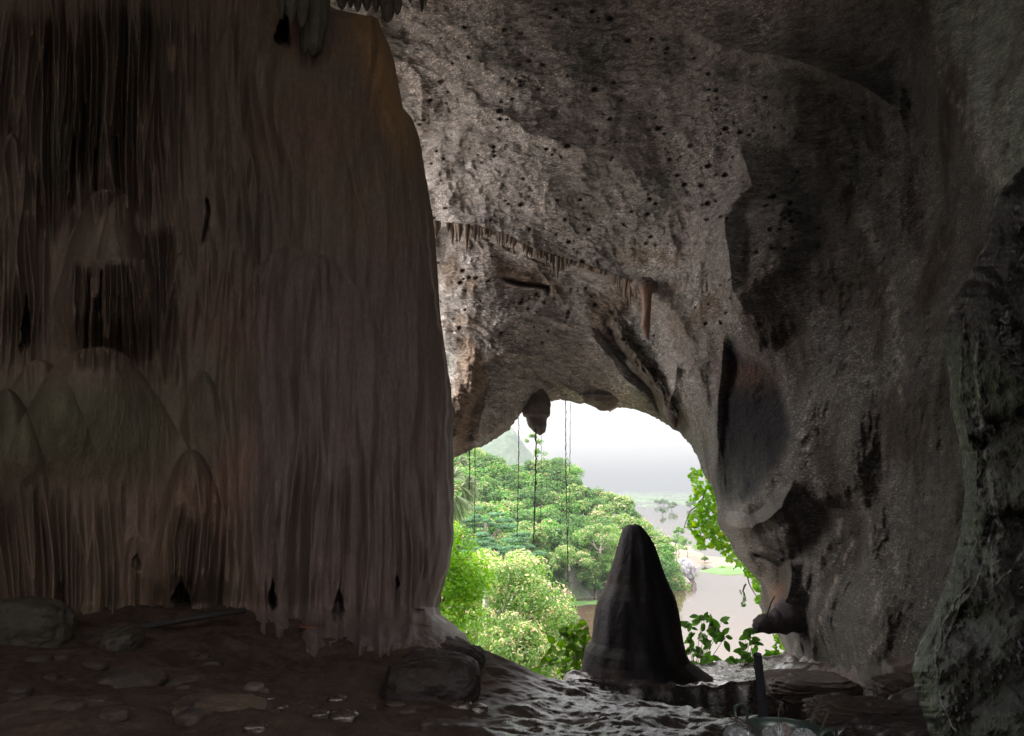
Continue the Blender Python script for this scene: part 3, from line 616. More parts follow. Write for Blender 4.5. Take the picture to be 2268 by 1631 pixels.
c = mixc(c*V3(.46, .44, .44), (.24, .215, .19), smooth(10.2, 11.2, gyy)*smooth(-1.4, -2.2, gxx))  # unseen floor behind the curtain, paled to bounce light up to the vault
c = np.concatenate([c, np.clip(wetm+.0*c[..., 0], 0, 1)[..., None]], -1)
ground = mesh('ground', np.stack([gxx, gyy, Z], -1).reshape(-1, 3), gridfaces(*Z.shape), M_ground, col=c.reshape(-1, 4))
tag(ground, kind='structure')
def gz(x, y): return float(Z[np.argmin(abs(gy-y)), np.argmin(abs(gx-x))])
def gpix(u, v, y0=3.5, y1=13):
    """where the ray of a pixel meets the floor"""
    for yy in np.arange(y0, y1, .02):
        p = at(u, v, yy)
        if p[2] < gz(p[0], p[1]): return p
    return at(u, v, y1)

# ------------------------------------------------------------------ stalagmite
LE = [(1162, 1398), (1165, 1389), (1175, 1381), (1213, 1370), (1245, 1360), (1272, 1349), (1290, 1345), (1321, 1328), (1345, 1320), (1375, 1315), (1419, 1311), (1440, 1297), (1483, 1288), (1520, 1270), (1560, 1250)]
RI = [(1162, 1410), (1165, 1419), (1175, 1427), (1190, 1438), (1213, 1450), (1245, 1461), (1272, 1471), (1321, 1491), (1360, 1501), (1419, 1510), (1445, 1516), (1460, 1523), (1483, 1552), (1510, 1590), (1560, 1630)]
SY = 11.6
vv = np.concatenate([[1161.5], np.linspace(1162, 1560, 330)]); na = 420
ul = np.interp(vv, [a[0] for a in LE], [a[1] for a in LE]); ur = np.interp(vv, [a[0] for a in RI], [a[1] for a in RI]); ul[0], ur[0] = 1407, 1413
A = np.linspace(0, 2*pi, na, endpoint=False)
pl, pr_ = at(ul, vv, SY), at(ur, vv, SY); cx = (pl[:, 0]+pr_[:, 0])/2; rx = (pr_[:, 0]-pl[:, 0])/2
cxs = cx[:, None]+rx[:, None]*np.cos(A)[None]; cys = SY+rx[:, None]*.9*np.sin(A)[None]; czs = pl[:, 2][:, None]+0*cxs
S = np.stack([cxs, cys, czs], -1)
n = -.035*fbm(S*V3(1.6, 1.6, .5), 3)+.007*fbm(S*V3(3, 3, 1)+3, 4, True)+.003*fbm(S*V3(4, 4, 12)+8, 3, True)*smooth(.2, -.8, np.cos(A)[None])+.006*fbm(S*10, 4, True)
gr = np.exp(-((np.degrees(A)[None]-262)/14)**2)*.07+np.exp(-((np.degrees(A)[None]-235)/12)**2)*.03+np.exp(-((np.degrees(A)[None]-300)/14)**2)*.03
k = (n-gr*smooth(1165, 1230, vv)[:, None])*np.minimum(rx/.25, 1)[:, None]
S = S+np.stack([np.cos(A)[None]*k, np.sin(A)[None]*k, .3*k], -1)
c = np.ones(S.shape)*V3(.012, .011, .012); c = mixc(c, (.024, .016, .013), smooth(0, .4, fbm(S*V3(1.5, 1.5, .6), 3))); c = mixc(c, (.05, .05, .055), smooth(0, .4, fbm(S*V3(2, 2, .6)+9, 3))*.8)
st = mesh('stalagmite', S.reshape(-1, 3), gridfaces(len(vv), na, closed=True, flip=True), M_stal, col=c.reshape(-1, 3), origin=(cx[-40], SY, -3.0))
tag(st, 'tall dark cone shaped stalagmite standing on the rock ledge in the cave mouth', 'stalagmite')

# ------------------------------------------------------------------ exterior: water, banks, hills
WZ = -14.0
m, n_, l_, b = principled('milky_lake_water')
b.inputs['Base Color'].default_value = (.046, .033, .021, 1); b.inputs['Roughness'].default_value = .06; b.inputs['Specular IOR Level'].default_value = .32
g_ = n_.new('ShaderNodeTexCoord'); t_ = nnode(n_, l_, .5, 3, .5, g_.outputs['Object']); bp = n_.new('ShaderNodeBump'); bp.inputs['Strength'].default_value = .03; bp.inputs['Distance'].default_value = .05
l_.new(t_.outputs[0], bp.inputs['Height']); l_.new(bp.outputs[0], b.inputs['Normal']); M_water = m
M_land = rock_mat('bank_earth', bump=.5, dist=.2, rough=(.7, .95), scale=.12, var=.2)
wv_ = np.array([(-5000, 18, WZ), (5000, 18, WZ), (5000, 6000, WZ), (-5000, 6000, WZ)], float)
tag(mesh('water', wv_, np.array([[0, 1, 2, 3]]), M_water, smooth_=False), kind='structure')
def heightfield(name, x0, x1, y0, y1, nx, ny, fn, mat, colfn):
    X, Y_ = np.meshgrid(np.linspace(x0, x1, nx), np.linspace(y0, y1, ny)); Z_ = fn(X, Y_)
    G = np.stack([X, Y_, Z_], -1)
    return tag(mesh(name, G.reshape(-1, 3), gridfaces(ny, nx), mat, col=colfn(G).reshape(-1, 3)), kind='structure')
# headland across the inlet
def head_z(X, Y_):
    T = np.interp(X, [-60, -20, 2, 8, 14, 19, 23, 27, 31], [4, -1, -3.5, -5, -6.2, -7.4, -9.6, -13, -17])
    g = np.stack([X, Y_, 0*X], -1)
    yf = 91.5+np.interp(X, [-60, -10, 8, 16, 24, 30], [-20, -7, 0, 3, 11, 18])+1.2*fbm(g*.25, 3)
    t = smooth(0, 3.2, Y_-yf)*.8+smooth(2, 22, Y_-yf)*.2
    return (WZ-3)+(T-WZ+3)*t+.6*fbm(g*.3+4, 4, True)*t
def head_c(G):
    c = np.ones(G.shape)*V3(.16, .145, .135); c = mixc(c, (.07, .065, .06), smooth(-.1, .5, fbm(G*V3(.5, .5, .8), 4)))
    return mixc(c, (.055, .12, .03), np.clip(smooth(-.3, .1, fbm(G*.35+8, 4))*.6+1.0*smooth(-11.5, -9, G[..., 2]), 0, 1))
heightfield('hill', -60, 32, 60, 150, 420, 340, head_z, M_cliff, head_c)
# wooded hill fading blue far behind
def far_z(X, Y_):
    X, Y_ = X/1.8, Y_/1.8
    T = np.interp(X, [-260, -120, -60, -36, -14, -5, 2, 16, 34, 50, 80], [60, 62, 38, 34, 52, 55, 50, 30, 12, 0, -20])
    g = np.stack([X, Y_, 0*X], -1)
    return np.maximum(1.8*(WZ-2+(T-WZ)*smooth(520, 620, Y_)*(1-.3*smooth(620, 760, Y_))+6*fbm(g*.03, 4, True)+3.4*np.abs(fbm(g*.16+3, 3))*smooth(510, 540, Y_)), WZ-2)
def far_c(G):
    c = np.ones(G.shape)*V3(.035, .075, .03); return mixc(c, (.055, .10, .04), smooth(-.2, .4, fbm(G*.12, 4)))
heightfield('hill', -468, 144, 909, 1368, 420, 300, far_z, M_land, far_c)
# sandbank and low banks beyond the rock
def bank(name, poly, col, h=.35, n=130, green=None):
    pts = np.array([at(a, b, 100) for a, b in poly]); pts = pts*(WZ/pts[:, 2])[:, None]
    x0, x1, y0, y1 = pts[:, 0].min()-4, pts[:, 0].max()+4, pts[:, 1].min()-8, pts[:, 1].max()+8
    pl_ = [tuple(p[:2]) for p in pts]; sc_ = (y1-y0)/60
    def fz(X, Y_):
        g = np.stack([X, Y_, 0*X], -1); s_ = polysd(X+1.2*sc_*fbm(g*.2/sc_, 3), Y_+3*sc_*fbm(g*.15/sc_+4, 3), pl_)
        return WZ+h*smooth(.8, -2.5, s_)*(1+.4*fbm(g*.4, 3))-.35*smooth(0, 1.5, s_)-.02
    def fc(G):
        c = np.ones(G.shape)*V3(*col); return mixc(c, green or (.20, .20, .10), smooth(0, .4, fbm(G*.12+3, 4)))
    return heightfield(name, x0, x1, y0, y1, n, n, fz, M_land, fc)
bank('bank', [(1440, 1320), (1495, 1292), (1490, 1262), (1530, 1262), (1560, 1252), (1600, 1262), (1640, 1262), (1760, 1250), (1760, 1236), (1640, 1240), (1560, 1232), (1530, 1212), (1470, 1200), (1430, 1230)], (.10, .082, .062))
bank('bank', [(1550, 1266), (1600, 1272), (1680, 1270), (1760, 1268), (1760, 1258), (1640, 1254), (1590, 1256)], (.04, .10, .02), .5, green=(.06, .13, .025))
bank('bank', [(1225, 1345), (1330, 1336), (1340, 1330), (1225, 1334)], (.04, .10, .02), .35, green=(.06, .13, .03))
def island(poly_u0, poly_u1, v0, w, h, seed, col=(.05, .09, .045)):
    """low wooded island: from pixel u0 to u1 with its shore at v0; h metres of trees"""
    a, b2 = at(poly_u0, v0, 100), at(poly_u1, v0, 100); a, b2 = a*(WZ/a[2]), b2*(WZ/b2[2])
    L = b2[0]-a[0]; y = (a[1]+b2[1])/2
    X, Y_ = np.meshgrid(np.linspace(0, 1, 240), np.linspace(0, 1, 24))
    g = np.stack([X*L/h*.7+seed*7.7, Y_*2+seed, 0*X], -1)
    e = np.sqrt(np.clip(np.sin(np.pi*X)*np.sin(np.pi*Y_), 0, 1))
    env = smooth(-.25, .35, fbm(g*.35, 3)+.1)
    Z_ = WZ-.05-.5*(e < .02)+h*e*env*(.45+.8*np.abs(fbm(g*1.3+5, 4)))
    G = np.stack([a[0]+X*L, y+(Y_-.3)*w, Z_], -1)
    o = mesh('tree_line', G.reshape(-1, 3), gridfaces(24, 240), M_land, col=(np.ones(G.shape)*V3(*col)*(1+.5*fbm(g*1.5, 3))[..., None]).reshape(-1, 3))
    o['kind'] = 'stuff'; return o
for k, a_ in enumerate([(1200, 1560, 1106.5, 60, 7), (1360, 1500, 1111, 40, 4.5), (1450, 1580, 1114, 30, 3.5), (1380, 1620, 1100.5, 90, 9), (1340, 1460, 1121, 18, 2.5), (1150, 1700, 1096.5, 200, 12), (1250, 1480, 1093.5, 200, 16), (1430, 1800, 1092.5, 200, 18)]):
    island(*a_, seed=k+1)
def far2(X, Y_):
    g = np.stack([X, Y_, 0*X], -1)
    return WZ-3+smooth(4700, 5000, Y_)*(30+38*fbm(g*.0012, 4)+9*np.abs(fbm(g*.012, 3)))
heightfield('hill', -3000, 4200, 4650, 5600, 700, 30, far2, M_land, far_c)

# ------------------------------------------------------------------ foliage
def leaf_quads(Pc, N, size, rs, asp=.5):
    """diamond leaves at Pc (n,3) with normals N"""
    n = len(Pc); N = N/np.linalg.norm(N, axis=1)[:, None]
    a = rs.normal(size=(n, 3)); a -= (a*N).sum(1)[:, None]*N; a /= np.linalg.norm(a, axis=1)[:, None]+1e-9
    b_ = np.cross(N, a); s_ = (size*rs.uniform(.6, 1.3, n))[:, None]
    V = np.stack([Pc-a*s_*.5, Pc+b_*s_*.5*asp+N*s_*.08, Pc+a*s_*.5, Pc-b_*s_*.5*asp+N*s_*.08], 1)
    return V.reshape(-1, 3), np.arange(n*4).reshape(n, 4)
KIND = {'mid': ((.06, .17, .03), (.11, .26, .045), (.30, .26, .13), .10), 'pink': ((.085, .18, .04), (.14, .25, .06), (.42, .32, .22), .10), 'blue': ((.05, .13, .055), (.085, .19, .09), (.1, .16, .09), .05),
        'yellow': ((.07, .16, .03), (.16, .27, .07), (.50, .42, .25), .15), 'vivid': ((.11, .27, .012), (.19, .40, .02), (.30, .40, .05), .10), 'dark': ((.045, .12, .028), (.07, .16, .035), (.12, .14, .05), .05)}
def crown_mesh(cen, rad, ncl, nlf, size, kind, rs, flat=False, crr=.36, lobes=None):
    cen = np.asarray(cen, float); rad = np.asarray(rad, float); A_, B_, T_, pt = KIND[kind]
    D_ = rs.normal(size=(ncl, 3)); D_[:, 2] = np.abs(D_[:, 2])*1.1-.35; D_ /= np.linalg.norm(D_, axis=1)[:, None]
    rr = rs.uniform(.35, 1.0, ncl)**.6
    cl = cen+D_*rad*rr[:, None]
    if flat: cl[:, 2] = cen[2]+rad[2]*(np.round((cl[:, 2]-cen[2])/rad[2]*3)/3)+rs.normal(size=ncl)*.04*rad[2]
    cr_ = crr*rad.mean()*rs.uniform(.6, 1.25, ncl)
    per = max(int(nlf/ncl), 1)
    idx = np.repeat(np.arange(ncl), per); n = len(idx)
    d_ = rs.normal(size=(n, 3)); d_[:, 2] += .25; d_ /= np.linalg.norm(d_, axis=1)[:, None]
    r_ = rs.uniform(.45, 1, n)**.5
    sq = np.array([1, 1, .3 if flat else .75])
    Pc = cl[idx]+d_*sq*(cr_[idx]*r_)[:, None]
    N = d_+rs.normal(size=(n, 3))*.55+np.array([0, 0, .5])
    V, Q = leaf_quads(Pc, N, size, rs)
    tone = rs.uniform(0, 1, ncl)[idx]*.6+rs.uniform(0, 1, n)*.4
    c = np.array(A_)*(1-tone[:, None])+np.array(B_)*tone[:, None]
    top = ((Pc[:, 2]-cl[idx][:, 2])/cr_[idx] > .25) & (rs.rand(n) < pt*2.2) | (rs.rand(n) < pt*.25)
    c[top] = np.array(T_)*rs.uniform(.7, 1.2, top.sum())[:, None]
    return V, Q, np.repeat(c, 4, 0), cl
def tree(name, label, cat, cen, rad, ncl, nlf, size, kind, seed, base=None, group=None, trunk=.2, pale=False, flat=False, limbs=6, crr=.36):
    rs = np.random.RandomState(seed)
    V, Q, c, cl = crown_mesh(cen, rad, ncl, nlf, size, kind, rs, flat, crr)
    cen = np.asarray(cen, float); base = np.array(base if base is not None else (cen[0], cen[1], cen[2]-rad[2]-2.))
    root = empty(name, tuple(base)); tag(root, label, cat, group)
    mesh('crown', V, Q, M_leaf, root, c, smooth_=False, origin=cen)
    mb = MB(); top = cen+np.array([0, 0, .2*rad[2]]); tt_ = np.linspace(0, 1, 7)[:, None]
    tr_ = base+(top-base)*tt_+rs.normal(size=(7, 3))*trunk*.5*np.sin(tt_*pi)
    mb.add(*tube(tr_, np.linspace(trunk, trunk*.45, 7), 8))
    for k in rs.choice(len(cl), min(limbs, len(cl)), False):
        st_ = tr_[rs.randint(3, 6)]; e_ = cl[k]; t2 = np.linspace(0, 1, 5)[:, None]
        mb.add(*tube(st_+(e_-st_)*t2+rs.normal(size=(5, 3))*.05*rad.mean()*np.sin(t2*pi) if False else st_+(e_-st_)*t2+rs.normal(size=(5, 3))*.05*np.mean(rad)*np.sin(t2*pi), np.linspace(trunk*.42, trunk*.1, 5), 6))
    mb.build('trunk', M_palebark if pale else M_bark, root, origin=base)
    return root
# trees clothing the headland
SIL = [(985, 1000), (1010, 1006), (1045, 998), (1080, 1002), (1105, 1035), (1128, 1060), (1150, 1040), (1180, 1022), (1215, 1022), (1245, 1024), (1262, 1050), (1270, 1078), (1300, 1084), (1330, 1092), (1360, 1104), (1385, 1108), (1392, 1138), (1418, 1158), (1450, 1185), (1475, 1235), (1492, 1285)]
rs = np.random.RandomState(77); placed = []
def headY(v): return np.interp(v, [1000, 1080, 1180, 1290], [128, 118, 108, 97])
NAMES = {'mid': 'mid green bushy tree among the growth on the far headland', 'pink': 'green tree flushed pinkish at the top on the far headland', 'dark': 'darker green tree in the thick of the far headland', 'blue': 'blue green tree low on the far headland'}
cand = []
for i in range(4000):
    uu = rs.uniform(975, 1490); top_ = np.interp(uu, [s_[0] for s_ in SIL], [s_[1] for s_ in SIL]); vb = np.interp(uu, [975, 1240, 1330, 1400, 1490], [1300, 1290, 1290, 1305, 1305])
    if top_ > vb-8: continue
    vv_ = rs.uniform(top_+10, vb) if i > 700 else top_+rs.uniform(10, 16)
    Yt = headY(vv_)
    rp_ = rs.uniform(21, 34)*(.8 if vv_ < top_+30 else 1)
    if 1225 < uu < 1310 and vv_ > 1238: continue
    if all((uu-a)**2+((vv_-b2)*1.25)**2 > (.56*(rp_+r2))**2 for a, b2, r2 in placed):
        placed.append((uu, vv_, rp_)); cand.append((uu, vv_, rp_, Yt))
def hit_head(uu, vv_):
    ys = np.arange(78, 132, .5); Pq = at(np.full(len(ys), uu), np.full(len(ys), vv_), ys); hz_ = head_z(Pq[None, :, 0], Pq[None, :, 1])[0]
    k = np.nonzero(hz_ > Pq[:, 2])[0]
    return ys[k[0]] if len(k) else None
for k, (uu, vv_, rp_, Yt) in enumerate(cand):
    yh = hit_head(uu, vv_+rp_*.3)
    if yh is None: yh = Yt if vv_ < 1200 else 104
    p = at(uu, vv_+rp_*.3, yh+rs.uniform(-1.5, .3)); R_ = rp_/FX*p[1]
    kd = rs.choice(['mid', 'pink', 'dark', 'mid', 'mid', 'dark'])
    if uu > 1250 and rs.rand() < .5: kd = 'pink'
    bz_ = float(head_z(np.array([[p[0]]]), np.array([[p[1]]]))[0, 0])
    reg = 'on the skyline of the headland' if vv_ < np.interp(uu, [s_[0] for s_ in SIL], [s_[1] for s_ in SIL])+28 else ('right beside the stalagmite on the headland' if uu > 1400 else ('low on the headland near the water' if vv_ > 1215 else ('on the left slope of the headland' if uu < 1130 else ('in the middle of the headland slope' if uu < 1270 else 'on the right slope of the headland'))))
    tree('tree', {'mid': 'mid green bushy tree ', 'pink': 'green tree with pinkish tips ', 'dark': 'darker green tree '}[kd]+reg, 'tree', p, (R_*1.3, R_*1.3, R_*1.1), 26, 2600, .42, kd, 100+k, base=(p[0], p[1], min(bz_, p[2]-R_)), group={'mid': 'mid green', 'pink': 'pink tipped', 'dark': 'dark green'}[kd]+' trees '+reg, trunk=.22, limbs=4, crr=.46)
for k, (uu, vv_, ru, rv, Yt) in enumerate([(1075, 1165, 62, 36, 70), (1140, 1225, 60, 40, 66), (1075, 1225, 50, 38, 62)]):
    p = at(uu, vv_, Yt); s_ = p[1]/FX
    tree('tree', ['broad flat layered blue green tree above the middle of the near yellow tree', 'flat layered blue green tree to the right of its twin, against the headland', 'lower blue green layered tree just behind the top of the yellow tree'][k], 'tree', p, (ru*s_, ru*s_*.9, rv*s_), 34, 9000, .20, 'blue', 300+k, base=(p[0], p[1], WZ+1), group='layered blue green trees', trunk=.25, flat=True, crr=.30)
for k, (uu, vv_, ru, rv, Yt, lab) in enumerate([(1262, 1245, 48, 30, 88, 'light green spreading tree overhanging the bare rock at the waterline'), (1330, 1195, 46, 32, 92, 'light green spreading tree high on the headland behind the stalagmite'), (1345, 1262, 24, 40, 92, 'creeper covered bush hanging down the cliff beside the stalagmite')]):
    p = at(uu, vv_, Yt); s_ = p[1]/FX
    tree('tree', lab, 'tree', p, (ru*s_, ru*s_*.8, rv*s_), 26, 5200, .26, ['pink', 'pink', 'mid'][k], 330+k, base=(p[0], p[1]+1, WZ+4), trunk=.2, pale=True)
# tall slender emergent tree
p = at(1188, 1005, 122); s_ = 122/FX
r_ = empty('tree', tuple(at(1186, 1075, 122))); tag(r_, 'tall slender tree with a bare pale trunk and sparse crown standing above the headland', 'tree')
V1, Q1, c1, cl1 = crown_mesh(at(1176, 975, 122), (15*s_, 12*s_, 15*s_), 9, 520, .34, 'pink', np.random.RandomState(4)); V2, Q2, c2, cl2 = crown_mesh(at(1196, 1000, 122), (14*s_, 12*s_, 24*s_), 10, 520, .34, 'mid', np.random.RandomState(5))
MB().add(V1, Q1, None).add(V2, Q2, None); mb = MB(); mb.F = [Q1, Q2+len(V1)]; mb.V = [V1, V2]; mb.c = [c1, c2]; mb.n = 1; mb.build('crown', M_leaf, r_, False, origin=p)
mb = MB().add(*tube([at(1186, 1080, 122), at(1184, 1040, 122), at(1187, 1000, 122), at(1180, 968, 122)], [.28, .24, .16, .08]))
for e_ in list(cl1[:4])+list(cl2[:4]): mb.add(*tube([at(1187, 1005, 122), (at(1187, 1000, 122)+e_)/2, e_], [.1, .07, .03], 5))
mb.build('trunk', M_palebark, r_, origin=p)
# near trees below the mouth
tree('tree', 'large yellow green tree with pale twisting branches filling the lower left of the cave mouth', 'tree', at(1065, 1400, 27)+V3(0, 0, 0), (3.3, 3.3, 3.3), 80, 34000, .15, 'yellow', 501, base=(-1.4, 28, WZ), trunk=.3, pale=True, limbs=40, crr=.27)
tree('tree', 'pale yellow green shrub crown low beside the water, left of the stalagmite foot', 'tree', at(1170, 1500, 22), (1.7, 1.5, 1.7), 34, 11000, .12, 'yellow', 502, base=(.6, 22.5, WZ), trunk=.16, pale=True, limbs=14, crr=.30)
tree('tree', 'outer pinkish yellow bough reaching over the brown water', 'tree', at(1222, 1405, 30), (1.15, 1.2, 1.6), 22, 5000, .14, 'yellow', 504, base=(1.2, 30, WZ), trunk=.16, pale=True, limbs=10, crr=.34)
tree('tree', 'vivid bright green tree close behind the flowstone edge', 'tree', at(972, 1330, 19), (1.05, 1.2, 2.7), 34, 14000, .12, 'vivid', 503, base=(-2.2, 19.5, WZ), trunk=.15, limbs=12, crr=.38)
for k, (uu, vv_, rp_, Yt, kd, lab) in enumerate([(1502, 1178, 13, 150, 'mid', 'thin small tree on the bank with its top above the others, right of the stalagmite'), (1496, 1196, 16, 146, 'mid', 'low flat topped bush leaning left on the bank'), (1522, 1212, 22, 140, 'mid', 'round green bush under the bright hanging leaves'),
        (1482, 1195+18, 12, 138, 'mid', 'small dark bush against the right flank of the stalagmite'), (1506, 1248, 14, 120, 'mid', 'green shrub on the bank just left of the grey rock'), (1482, 1262, 16, 108, 'mid', 'green shrub at the waterline by the stalagmite edge'), (1488, 1292, 12, 104, 'vivid', 'bright green bush lowest on the bank by the stalagmite'),
        (1604, 1262, 13, 124, 'vivid', 'small bright green shrub on the grassy strip in the water'), (1560, 1240, 9, 135, 'pink', 'tiny reddish bush on the sandbank'), (1467, 1133, 8, 385, 'dark', 'small dark bush standing in the far water, the single nearer one'),
        (1488, 1122, 12, 470, 'dark', 'dark clump of flooded bushes in the far water'), (1456, 1114, 9, 620, 'dark', 'far round bush in the lake left of a twin'), (1470, 1113, 9, 620, 'dark', 'far round bush in the lake right of a twin'), (1530, 1118, 10, 520, 'dark', 'far bush in the lake beside the bright leaves')]):
    p = at(uu, vv_, Yt); s_ = Yt/FX
    tree('bush' if rp_ < 20 else 'tree', lab, 'bush' if rp_ < 20 else 'tree', p, (rp_*s_, rp_*s_, rp_*s_*(.8 if k != 5 else 1.1)), 10, 1300, .2*max(Yt/110, 1), kd, 600+k, base=(p[0], p[1], WZ), trunk=.08*Yt/110, limbs=3)

# palm with fan leaves behind the curtain edge
pr0 = at(985, 1095, 21)
pal = empty('palm_tree', (pr0[0], pr0[1], WZ)); tag(pal, 'fan palm with grey green drooping leaves peeping out past the flowstone edge', 'palm')
rs = np.random.RandomState(8); mb = MB(); stm = MB(); M_palm = leaf_mat('palm_leaf', .3)
for (uu, vv_, ang, R_) in [(1022, 1078, -10, .62), (1026, 1088, -45, .60), (1012, 1100, -80, .72), (1010, 1112, -120, .66), (1018, 1020, 20, .30), (1030, 1068, 10, .45), (1000, 1060, 60, .6)]:
    c0 = at(uu, vv_, 21+rs.uniform(-.4, .4))
    for q_ in np.linspace(-62, 62, 19):
        a = radians(ang+q_); L = R_*(1-.2*abs(q_)/62)*rs.uniform(.9, 1.1); w_ = .028
        dv = V3(cos(a), rs.uniform(-.3, .3), sin(a)); t2 = np.linspace(0, 1, 6)
        ln = c0+dv*L*t2[:, None]+V3(0, 0, -.30)*L*(t2**2.5)[:, None]
        sd2 = V3(-sin(a), .5, cos(a)); ww = w_*np.array([.35, .8, 1, .85, .5, .04])
        V = np.stack([ln-sd2*ww[:, None], ln+V3(0, -.012, 0), ln+sd2*ww[:, None]], 1).reshape(-1, 3)
        col = V3(.16, .22, .12)*rs.uniform(.7, 1.35); mb.add(V, gridfaces(6, 3), col)
    stm.add(*tube([pr0, (pr0+c0)/2+V3(0, 0, .12), c0], [.03, .022, .014], 6))
mb.build('fronds', M_palm, pal, origin=pr0); stm.add(*tube([V3(pr0[0], pr0[1], WZ), V3(pr0[0]-.2, pr0[1], -7), pr0], [.2, .16, .13], 12)); stm.build('trunk', plain('palm_bark', (.25, .2, .12), .9), pal, origin=pr0)

# leafy creepers outside the right leg of the arch
def creeper(name, label, poly, Y0, n, size, kind, seed, stems, group=None, asp=.7):
    rs = np.random.RandomState(seed); us, vs = np.array([p[0] for p in poly]), np.array([p[1] for p in poly]); A_, B_, T_, pt = KIND[kind]
    P_ = []
    while len(P_) < n:
        a, b2 = rs.uniform(us.min(), us.max(), 400), rs.uniform(vs.min(), vs.max(), 400)
        g = np.stack([a/22, b2/22, 0*a+seed], -1)
        ok = (polysd(a, b2, poly)+9*perlin(g)*1.6 < -2) & (perlin(g*1.9+3) > -.16)
        for x, y in zip(a[ok], b2[ok]): P_.append(at(x, y, Y0+rs.normal()*.35))
    P_ = np.array(P_[:n]); N = np.array([0, -.6, .7])+rs.normal(size=(n, 3))*.5
    V, Q = leaf_quads(P_, N, size, rs, asp); t = rs.rand(n, 1); c = np.array(A_)*(1-t)+np.array(B_)*t; tp = rs.rand(n) < pt; c[tp] = T_
    r_ = empty(name, tuple(P_.mean(0))); tag(r_, label, 'plant', group)
    mesh('leaves', V, Q, M_leaf, r_, np.repeat(c, 4, 0), False, origin=P_.mean(0)); mb = MB()
    for s_ in stems:
        pp = np.array([at(x, y, Y0) for x, y in s_]); tq = np.linspace(0, len(pp)-1, 10)
        pp = np.stack([np.interp(tq, range(len(pp)), pp[:, k]) for k in range(3)], 1)+rs.normal(size=(10, 3))*.02
        mb.add(*tube(pp, np.linspace(.022, .008, 10), 5))
    mb.build('stems', M_bark, r_, origin=P_.mean(0)); return r_
creeper('creeper', 'bright green leafy creeper hanging in sunlight beside the right side of the arch', [(1540, 1030), (1522, 1055), (1535, 1090), (1520, 1110), (1545, 1130), (1515, 1160), (1535, 1190), (1550, 1215), (1590, 1232), (1640, 1240), (1660, 1200), (1640, 1100), (1580, 1050)], 16.6, 1500, .15, 'vivid', 21, [[(1600, 1040), (1560, 1080), (1545, 1150), (1560, 1220)], [(1620, 1060), (1590, 1150), (1600, 1230)], [(1560, 1100), (1530, 1130), (1512, 1170)]])
creeper('creeper', 'small bright green sprays trailing below the arch shoulder over the water', [(1610, 1240), (1632, 1250), (1660, 1290), (1676, 1320), (1690, 1360), (1715, 1350), (1700, 1280), (1650, 1240)], 15.2, 420, .13, 'vivid', 22, [[(1660, 1240), (1650, 1275), (1672, 1320)], [(1640, 1245), (1625, 1262)]])
creeper('creeper', 'sunlit green leaves behind the dark post at the foot of the arch', [(1690, 1395), (1712, 1405), (1720, 1430), (1700, 1440), (1705, 1480), (1720, 1495), (1745, 1500), (1770, 1480), (1760, 1430), (1740, 1390)], 14.4, 900, .12, 'vivid', 23, [[(1730, 1400), (1715, 1440), (1730, 1490)], [(1745, 1440), (1720, 1470)]])
creeper('creeper', 'thin dark trailing twigs with tiny leaves beside the arch leg', [(1636, 1292), (1640, 1340), (1656, 1345), (1650, 1292)], 14.6, 16, .09, 'dark', 24, [[(1650, 1290), (1644, 1320), (1650, 1345)]])
# hanging roots
def root_line(label, pts, Y0, r, fuzz=0):
    rs = np.random.RandomState(int(pts[0][0])); P_ = []
    for (a, b2), (a1, b1) in zip(pts[:-1], pts[1:]):
        n = max(int(abs(b1-b2)/5), 2)
        for t in np.linspace(0, 1, n, endpoint=False): P_.append(at(a+(a1-a)*t+rs.normal()*.35, b2+(b1-b2)*t, Y0))
    P_ = np.array(P_); rr = r*rs.uniform(.6, 1.3, len(P_)); V, f = tube(P_, rr, 5)
    mb = MB().add(V, f)
    if fuzz:
        for k in rs.choice(len(P_), fuzz):
            L = rs.uniform(.04, .12); mb.add(*tube([P_[k], P_[k]+V3(rs.uniform(-.05, .05), 0, -L)], [r*.5, r*.2], 4))
    o = mb.build('hanging_root', M_vine, origin=P_[0]); return tag(o, label, 'root', 'roots hanging across the cave mouth')
root_line('long thin root hanging from the top of the arch across the open sky', [(1253, 884), (1253, 1010), (1254, 1090), (1257, 1200), (1258, 1290)], 16.6, .011, 30)
root_line('thick dark root hanging from the tip of the left hanging rock', [(1186, 950), (1187, 990), (1186, 1060), (1184, 1130), (1182, 1205)], 16.4, .018, 30)
root_line('thin root left of the thick dark root, in front of the blue hill', [(1149, 925), (1149, 1010), (1147, 1110), (1145, 1195)], 16.4, .010, 10)
root_line('root hanging at the left edge of the mouth in front of the palm', [(1040, 996), (1040, 1040), (1039, 1090)], 15.9, .012, 10)
root_line('faint root dropping past the blue green layered tree', [(1052, 992), (1052, 1080), (1051, 1160), (1049, 1200)], 15.9, .009)
root_line('second strand beside the long thin root, over the headland trees', [(1263, 884), (1262, 1070), (1260, 1140), (1257, 1200)], 16.5, .007)
root_line('faint strand just right of the thick dark root', [(1199, 940), (1199, 1000), (1198, 1100), (1197, 1180)], 16.4, .005)

